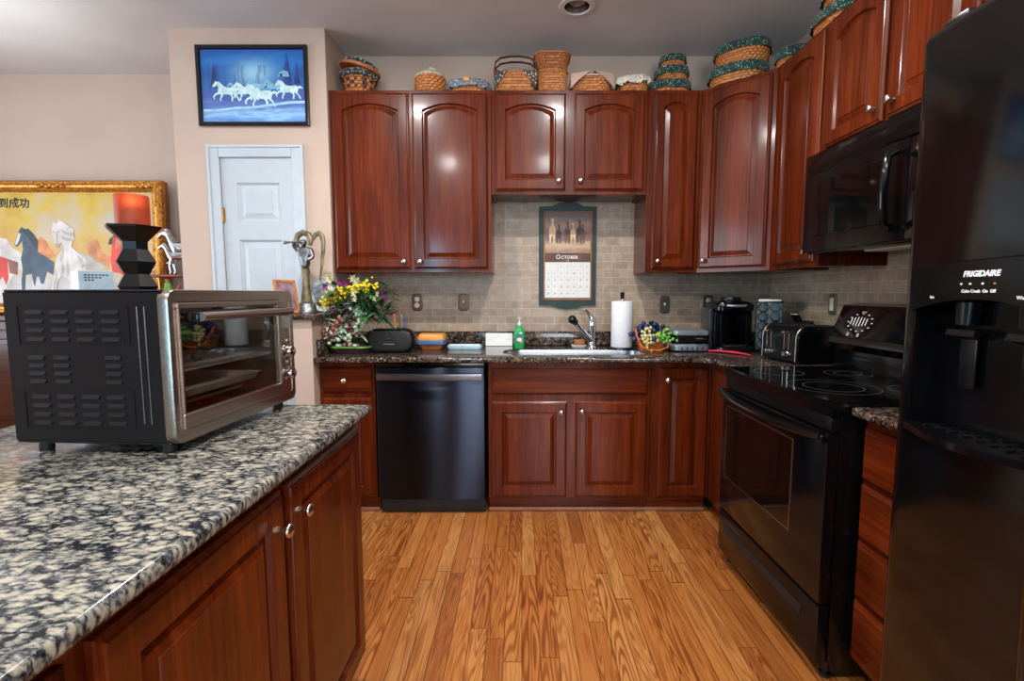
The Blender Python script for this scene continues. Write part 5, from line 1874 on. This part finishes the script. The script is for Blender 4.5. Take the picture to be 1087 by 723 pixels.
def green_basket(label, x, y, z, w_, d_, h, r, rz=0.0, oval=.49, seed=1, zband=.45):
    t_ = T('basket', label, 'basket', (x, y, z), rz, GBK)
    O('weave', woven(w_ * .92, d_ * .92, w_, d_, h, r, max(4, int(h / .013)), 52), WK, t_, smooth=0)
    O('cloth_liner', liner(w_ + .002, d_ + .002, h * zband, h + .004, r, .007, .0028, seed=seed), 'c_green', t_, smooth=60)
    O('rim', MB().tube([(px_, py_, h + .002) for px_, py_ in rrect(w_ * .97, d_ * .97, min(w_, d_) * r * .97, 10)], .0045, 8, closed=True), 'rim', t_)
    return t_


green_basket('largest green-banded basket at the bottom of the three-basket stack', .890, 3.15, BT, .235, .20, .074, .45, 0, seed=31)
green_basket('middle green-banded basket in the three-basket stack', .902, 3.15, BT + .0810, .185, .17, .078, .45, 0, seed=32)
green_basket('smallest green-banded basket on top of the three-basket stack', .906, 3.15, BT + .1660, .145, .14, .062, .45, 0, seed=33)
green_basket('large green-banded oval basket at the bottom of the corner stack', 1.235, 2.985, BT, .31, .25, .090, .45, R(-38), seed=34)
green_basket('large green-banded oval basket on top of the corner stack', 1.255, 2.985, BT + .0970, .29, .235, .115, .45, R(-38), seed=35, zband=.62)
green_basket('small green-banded basket right of the corner stack', 1.425, 2.745, BT, .16, .16, .085, .45, R(-50), seed=36)
green_basket('wide green-banded basket on the slim wall cabinet, nearest the microwave side', 1.485, 2.36, BT, .27, .30, .075, .35, R(-90), seed=37)
green_basket('upper green-banded basket stacked beside the microwave cabinet end', 1.490, 2.30, BT + .0820, .25, .30, .072, .35, R(-90), seed=38)

# ---------------------------------------------------------------- flower arrangement
t = T('flower_arrangement', 'artificial flower and berry arrangement in a dark basket at the worktop corner', 'flower arrangement', (-.975, 2.865, CZ))
rnd = random.Random(4)
O('basket', (lambda q: q)(woven(.185, .125, .215, .15, .036, .35, 3, 44)), ['basket_purple', 'basket_purple', 'wd', 'wd'], t, smooth=0)
O('basket_rim', MB().tube([(x, y, .038) for x, y in rrect(.222, .157, .05, 8)], .006, 8, closed=True), 'green_paint', t)
O('moss', MB().ball((0, 0, .035), .09, u=18, v=10, sc=(1.08, .70, .28)), 'leaf_dark', t, smooth=60)


def leaf_shape(m_, p, d, L, w_, mi=0, bend=.25):
    d = d.normalized()
    sd = d.cross(Vector((0, 0, 1)))
    if sd.length < .1:
        sd = Vector((1, 0, 0))
    sd.normalize()
    nrm = sd.cross(d)
    rows_ = []
    for i in range(6):
        f = i / 5
        wd_ = w_ * math.sin(PI * min(1, f * .92 + .06)) ** .8 / 2
        c_ = p + d * L * f - nrm * (-1) * 0 + Vector((0, 0, -bend * L * f * f))
        rows_.append([c_ - sd * wd_, c_ + nrm * wd_ * .3, c_ + sd * wd_])
    vs = [[m_.bm.verts.new(q) for q in r_] for r_ in rows_]
    for a, b_ in zip(vs, vs[1:]):
        for i in range(2):
            f_ = m_.bm.faces.new((a[i], a[i + 1], b_[i + 1], b_[i]))
            f_.material_index = mi


def rdir(zmin=-.2, zmax=1.0):
    a = rnd.random() * 2 * PI
    z = zmin + (zmax - zmin) * rnd.random()
    return Vector((math.cos(a), math.sin(a) * .6 - .25, z)).normalized()


# stems: trunk from the basket to the crown of the arrangement
m = MB()
crown = Vector((.065, -.02, .30))
for i in range(9):
    e = crown + Vector((rnd.uniform(-.13, .13), rnd.uniform(-.07, .06), rnd.uniform(-.06, .10)))
    m.tube([(rnd.uniform(-.04, .04), rnd.uniform(-.03, .03), .06), (rnd.uniform(-.01, .05), 0, .18), e], [.004, .0035, .002], 6)
O('stems', m, 'leaf_dark', t)
m = MB()
for i in range(230):
    p = crown + Vector((rnd.uniform(-.15, .16), rnd.uniform(-.08, .07), rnd.uniform(-.10, .09)))
    leaf_shape(m, p, rdir(-.5, .8), rnd.uniform(.05, .10), rnd.uniform(.018, .034), rnd.choice((0, 1)))
O('foliage', m, ['leaf', 'leaf_dark'], t, smooth=60)
m = MB()
for i in range(34):
    a = rnd.uniform(-.6, 1.2)
    p = Vector((.07, -.05, .30)) + Vector((rnd.uniform(-.04, .05), 0, rnd.uniform(-.03, .02)))
    d_ = Vector((math.sin(a), -.45, rnd.uniform(-.5, .25)))
    leaf_shape(m, p, d_, rnd.uniform(.11, .18), .0065, 0, .45)
for i in range(10):
    leaf_shape(m, crown + Vector((.02, 0, .06)), Vector((rnd.uniform(-.6, 1.0), -.1, rnd.uniform(.3, .9))), rnd.uniform(.09, .15), .004, 0, .2)
O('grass_blades', m, ['leaf_dark'], t, smooth=60)
# yellow blossom sprays
for k, (cx, cz, sx, sz, nn) in enumerate(((-.085, .325, .05, .035, 60), (-.02, .355, .045, .026, 55), (.105, .375, .06, .030, 70), (.04, .362, .035, .022, 30), (-.115, .295, .03, .025, 30))):
    m = MB()
    for i in range(nn):
        x, z = cx + rnd.gauss(0, sx * .5), cz + rnd.gauss(0, sz * .5)
        m.ball((x, -.085 + rnd.uniform(-.012, .03), z), rnd.uniform(.0060, .0095), u=6, v=4)
    O('yellow_blossoms', m, 'f_yellow', t, smooth=60)


def bloom(c, r, n_, mat, name):
    m_ = MB()
    for ring_i, (f, el) in enumerate(((1, .35), (.7, .8), (.4, 1.3))):
        for i in range(n_):
            a = 2 * PI * (i + .5 * ring_i) / n_
            d_ = Vector((math.cos(a), -el, math.sin(a)))
            leaf_shape(m_, Vector(c), d_, r * f, r * .75 * f, 0, .0)
    m_.ball((c[0], c[1] - .006, c[2]), r * .22, u=8, v=6)
    return O(name, m_, mat, t, smooth=60)


for c in ((-.035, -.07, .405), (.0, -.075, .395), (.005, -.095, .270), (.012, -.092, .245), (-.075, -.09, .260), (.205, -.05, .325), (.19, -.05, .345), (-.125, -.05, .375)):
    bloom(c, .024, 6, 'f_purple', 'purple_flower')
for c, r in (((.055, -.075, .405), .034), ((.035, -.07, .425), .026), ((.045, -.095, .345), .028), ((.05, -.095, .312), .022), ((.155, -.085, .315), .020), ((-.09, -.09, .375), .020), ((-.125, -.085, .265), .024), ((-.105, -.06, .43), .040), ((.17, -.08, .34), .02)):
    bloom(c, r, 6, 'f_cream', 'cream_flower')


def berries(n_, cx, cz, sx, sz, mat, r=(.0095, .0125), cy=-.09):
    m_ = MB()
    for i in range(n_):
        x, z = cx + rnd.gauss(0, sx * .5), cz + rnd.gauss(0, sz * .5)
        m_.ball((x, cy + .012 + rnd.uniform(-.015, .02), max(.050, z - .018)), rnd.uniform(*r), u=8, v=6)
    O('berry_bunch', m_, mat, t, smooth=60)


berries(16, -.055, .200, .05, .05, 'berry_mauve', (.011, .0145))
berries(14, .035, .185, .06, .04, 'berry_dark', (.011, .0145))
berries(26, -.045, .120, .09, .06, 'berry_pale')
berries(16, .035, .120, .05, .05, 'berry_mauve', (.010, .013))
berries(12, -.085, .110, .05, .03, 'berry_dark')
berries(16, -.11, .135, .04, .05, 'berry_mauve')
berries(22, .07, .215, .05, .06, 'berry_pale')
berries(18, .015, .150, .06, .05, 'berry_pale')
m = MB()
for i in range(80):
    leaf_shape(m, Vector((rnd.uniform(-.13, .10), -.075, rnd.uniform(.09, .29))), rdir(-.6, .5), rnd.uniform(.03, .06), rnd.uniform(.014, .026), 0)
O('dusty_leaves', m, 'leaf_pale', t, smooth=60)

# ---------------------------------------------------------------- fruit basket
FBX, FBY = .768, 2.955
t = T('fruit_basket', 'orange wicker fruit basket with looped handle between paper towels and waffle maker', 'basket', (FBX, FBY, CZ))
O('weave', woven(.125, .105, .165, .135, .075, .36, 6, 40), ['orange_wicker', 'orange_wicker', 'w3', 'wd'], t, smooth=0)
O('rim', MB().tube([(x, y, .076) for x, y in rrect(.172, .142, .05, 8)], .006, 8, closed=True), 'orange_wicker', t)
O('handle', MB().tube([(-.098, -.02, .135), (-.094, -.045, .09), (-.075, -.072, .035), (-.03, -.084, .014), (.03, -.084, .014), (.078, -.074, .03), (.096, -.045, .062)], .0055, 8), 'orange_wicker', t, smooth=60)


def grapes(label, c, n_, s_, mat, r):
    m_ = MB()
    placed = []
    k = 0
    while len(placed) < n_ and k < 4000:
        k += 1
        p = Vector((c[0] + rnd.gauss(0, s_[0] * .5), c[1] + rnd.gauss(0, s_[1] * .5), c[2] + rnd.gauss(0, s_[2] * .5)))
        if all((p - q).length > r * 1.2 for q in placed):
            placed.append(p)
            m_.ball(p, r * rnd.uniform(.9, 1.08), u=10, v=7, sc=(1, 1, 1.15))
    o_ = O('grape_bunch', m_, mat, None, (FBX, FBY, CZ), smooth=60)
    return tag(o_, label, 'grapes', 'grape bunches in the fruit basket')


grapes('dark blue grape bunch at the back of the fruit basket', (-.020, -.005, .118), 64, (.078, .05, .044), 'grape_blue', .014)
grapes('pale cream grape bunch hanging over the front of the fruit basket', (-.042, -.080, .080), 34, (.036, .014, .050), 'grape_cream', .0085)
grapes('bright green grape bunch at the right of the fruit basket', (.050, -.058, .092), 60, (.062, .03, .030), 'grape_green', .0085)
m = MB().tube([(.075, -.01, .135), (.055, -.045, .118), (.02, -.068, .105), (-.01, -.075, .098)], [.004, .013, .013, .005], 10)
tag(O('banana', m, 'banana', None, (FBX, FBY, CZ), smooth=60), 'yellow banana between the dark and green grapes in the fruit basket', 'fruit')
m = MB()
for x, z, a in ((.0, .160, .4), (.03, .158, -.2), (-.04, .155, .9), (.045, .15, -.8), (-.005, .165, 1.6)):
    leaf_shape(m, Vector((x, -.01, z - .01)), Vector((math.cos(a), -.5, math.sin(a) * .6 + .3)), .045, .034, 0, .3)
tag(O('leaf_sprig', m, 'leaf_dark', None, (FBX, FBY, CZ), smooth=60), 'dark green leaves on top of the blue grapes in the fruit basket', 'leaf sprig')

# ---------------------------------------------------------------- waffle maker
t = T('sandwich_maker', 'silver and black electric sandwich maker beside the coffee maker', 'appliance', (.990, 2.985, CZ))
O('base', rr_stack(MB(), [(.185, .15, .003), (.215, .175, .010), (.222, .18, .034), (.205, .165, .046)], .03), 'silver_plastic', t, smooth=40)
O('lower_plate', rr_stack(MB(), [(.195, .16, .0462), (.20, .165, .052), (.20, .165, .066)], .03), 'black_soft', t, smooth=40)
O('upper_plate', rr_stack(MB(), [(.20, .165, .0665), (.205, .17, .085), (.205, .17, .098)], .03), 'black_soft', t, smooth=40)
O('lid', rr_stack(MB(), [(.215, .178, .0985), (.222, .182, .106), (.215, .175, .124), (.16, .12, .132)], .03), 'silver_plastic', t, smooth=40)
O('handle', MB().tube([(.02, -.085, .075), (.022, -.115, .077), (.075, -.118, .078), (.085, -.085, .076)], .0105, 10), 'black_soft', t, smooth=60)
m = MB()
for i in range(5):
    m.box(-.060 + i * .030, -.054 + i * .030, -.0935, -.089, .016, .030)
m.xf(at(0, -.0005, 0))
O('button_row', m, 'black_soft', t, smooth=0)
for x in (-.08, .08):
    O('foot', MB().box(x - .012, x + .012, -.05, .05, 0, .004), 'rubber', t)

# ---------------------------------------------------------------- coffee maker
t = T('coffee_maker', 'black single-serve pod coffee maker with silver handle ring', 'coffee maker', (1.243, 3.00, CZ))
m = MB()
m.loops([[(x, y, z) for x, y in rrect(w_, d_, .035, 6)] for w_, d_, z in ((.215, .25, 0), (.225, .26, .006), (.225, .26, .022), (.215, .25, .030))], True, True, True)
O('base', m, 'black_soft', t, smooth=40)
m = MB().box(-.110, .110, .02, .125, .0302, .235, .012)
m.box(-.112, -.075, -.07, .019, .0302, .235, .01).box(.075, .112, -.07, .019, .0302, .235, .01)
O('body', m, 'black', t)
O('water_tank', MB().box(-.136, -.114, -.06, .10, .012, .255, .008), 'dark_water', t)
O('front_panel', MB().box(-.073, .073, -.064, -.050, .046, .2345, .004), 'black_steel', t)
O('drip_tray', MB().box(-.066, .066, -.122, -.068, .0302, .042, .004), 'black_matte', t, smooth=40)
m = MB()
m.loops([[(x, y - .0, z) for x, y in rrect(w_, d_, .05, 6)] for w_, d_, z in ((.205, .205, .2355), (.226, .225, .242), (.228, .228, .270), (.215, .215, .288), (.16, .16, .298))], True, True, True)
O('head', m, 'black', t, smooth=40)
m = MB().tube([(-.068, -.05, .275), (-.060, -.105, .272), (-.03, -.124, .270), (.03, -.124, .270), (.060, -.105, .272), (.068, -.05, .275)], .009, 10, flat=.8)
O('handle', m, 'silver_plastic', t, smooth=60)
O('lid_cap', MB().lathe([(.058, .2985), (.060, .304), (.055, .318), (.02, .323), (0, .323)], 28, c=(0, -.02, 0)), 'black_soft', t, smooth=40)

# pink utensil lying in front
t = T('tongs', 'pink silicone tongs lying on the worktop before the coffee maker', 'utensil', (1.175, 2.815, CZ))
m = MB()
for s_ in (-1, 1):
    m.tube([(-.075, .085, .008), (-.03, .055 + s_ * .010, .011), (.03, -.02 + s_ * .012, .011), (.062, -.085 + s_ * .010, .008), (.070, -.115 + s_ * .006, .006)], [.006, .007, .0075, .006, .004], 8, flat=.8)
O('arms', m, 'pink', t, smooth=60)
O('hinge', MB().ball((-.077, .088, .0085), .008), 'pink', t, smooth=60)

# ---------------------------------------------------------------- coffee pod tower
CPX, CPY = 1.454, 2.93
t = T('pod_tower', 'dark grey coffee pod tower with a white top beside the toaster', 'pod holder', (CPX, CPY, CZ), R(-28))
O('base', MB().lathe([(.085, 0), (.087, .006), (.08, .014), (.03, .016), (0, .016)], 32), 'black_soft', t, smooth=40)
m = MB()
m.box(-.066, .066, -.066, .066, .0165, .288, .004)
O('frame', m, 'tower_grey', t)
O('top_plate', MB().box(-.070, .070, -.070, .070, .2885, .296, .004), 'black_soft', t)
O('white_top', MB().box(-.060, .060, -.060, .060, .2965, .308, .005), 'paper', t)
for fc in range(2):
    for cx in (-.032, .032):
        for r_ in range(5):
            m = MB().tube([(cx + .0285 * math.cos(2 * PI * i / 20), -.068, .046 + r_ * .054 + .0258 * math.sin(2 * PI * i / 20)) for i in range(20)], .0024, 6, closed=True)
            m.xf(Matrix.Rotation(R(-90 * fc), 4, 'Z'))
            O('pod_ring', m, 'black', t)
pod0 = None
for fc in range(2):
    for cx in (-.032, .032):
        for r_ in range(5):
            p_ = Matrix.Translation((CPX, CPY, CZ)) @ Matrix.Rotation(R(-28 - 90 * fc), 4, 'Z') @ Matrix.Translation((cx, -.0672, .046 + r_ * .054))
            if pod0 is None:
                pod0 = T('coffee_pod', 'dark round coffee pod held in the pod tower beside the toaster', 'coffee pod', (0, 0, 0), 0, 'coffee pods in the tower')
                O('cup', MB().lathe([(.0215, 0), (.0228, .001), (.0228, .003), (.0215, .004)], 20, mat=UPR), 'black_soft', pod0, smooth=40)
                O('lid', MB().lathe([(.0205, .0041), (.0205, .0048), (.012, .0044), (0, .0042)], 20, mat=UPR), 'grey_lid', pod0, smooth=40)
                q = pod0
            else:
                q = dup(pod0)
            q.location = p_.to_translation()
            q.rotation_euler = (0, 0, R(-28 - 90 * fc))

# knife block behind the toaster
t = T('knife_block', 'black knife block with dark handles behind the toaster', 'knife block', (1.560, 2.790, CZ), RW)
m = MB()
side = [(-.045, 0), (.045, 0), (.045, .19), (-.045, .15)]
m.loops([[(x, y, z) for y, z in side] for x in (-.045, .045)], True, True, True)
O('block', m, 'black_soft', t, smooth=0)
for i in range(4):
    kf = T('knife', 'black-handled knife in the dark knife block behind the toaster', 'knife', (1.560, 2.790, CZ), RW, 'knives in the block')
    x = -.032 + i * .0213
    m = MB().tube([(x, -.005, .1695), (x, -.020, .198), (x, -.034, .225)], [.0075, .0085, .0080], 10, flat=.7)
    O('handle', m, 'black', kf, smooth=60)
    O('end_cap', MB().ball((x, -.0345, .226), .0082, sc=(.8, 1, 1)), 'chrome', kf, smooth=60)

# ---------------------------------------------------------------- toaster
t = T('toaster', 'black four-slot toaster with rounded ends on the corner worktop', 'toaster', (1.432, 2.535, CZ), RW + R(8))
# local: front (levers) towards -y = world -x; x along the wall
TW, TD, TH = .145, .135, .185
pr = []
for a in range(0, 91, 10):
    pr.append((TD - .06 + .06 * math.sin(R(a)), TH - .065 + .065 * math.cos(R(a))))
prof = [(-y, z) for y, z in reversed(pr)] + pr
prof = [(TD, .012)] + [(-TD, .012)] + [(-y, z) for y, z in reversed(pr)][:] + pr
for sx in (-1, 1):
    m = MB()
    m.loops([[(sx * (TW + e), y * s_, .012 + (z - .012) * s_) for y, z in prof] for e, s_ in ((-.016, 1), (-.004, 1.0), (0, .97))], True, False, True)
    O('end_panel', m, 'black', t, smooth=40)
m = MB()
m.loops([[(x, y * .99, .012 + (z - .012) * .985) for y, z in prof] for x in (-TW + .0155, TW - .0155)], True, True, True)
O('shell', m, 'black_soft', t, smooth=40)
m = MB()
for sx in (-1, 1):
    m.tube([(sx * (TW - .016), y, z) for y, z in prof[1:]], .0022, 6)
O('chrome_trim', m, 'steel_dark', t, smooth=60)
for x in (-.068, .068):
    for q in (-.022, .022):
        O('slot', MB().box(x + q - .011, x + q + .011, -.075, .095, TH - .004, TH - .0008), 'black_matte', t, smooth=0)
    O('lever_track', MB().box(x - .014, x + .014, -TD - .0015, -TD + .004, .072, .146, .002), 'black_matte', t)
    for q in (-.017, .017):
        O('track_rod', MB().cyl((x + q, -TD - .003, .066), (x + q, -TD - .003, .146), .0032, 8), 'chrome', t)
    O('lever', MB().box(x - .017, x + .017, -TD - .026, -TD - .0016, .146, .158, .004), 'chrome', t)
    m = MB().lathe([(.016, 0), (.016, .004), (.0125, .007), (.0115, .020), (0, .021)], 20, mat=UPR)
    O('knob', m, 'chrome', t, (x, -TD - .0008, .045), smooth=40)
    for q in (-.026, .026):
        O('button', MB().lathe([(.006, 0), (.006, .004), (0, .005)], 14, mat=UPR), 'chrome', t, (x + q, -TD - .0008, .045), smooth=40)
for x in (-.11, .11):
    for y in (-.10, .10):
        O('foot', MB().lathe([(.012, 0), (.013, .0118)], 12, c=(x, y, 0)), 'rubber', t)
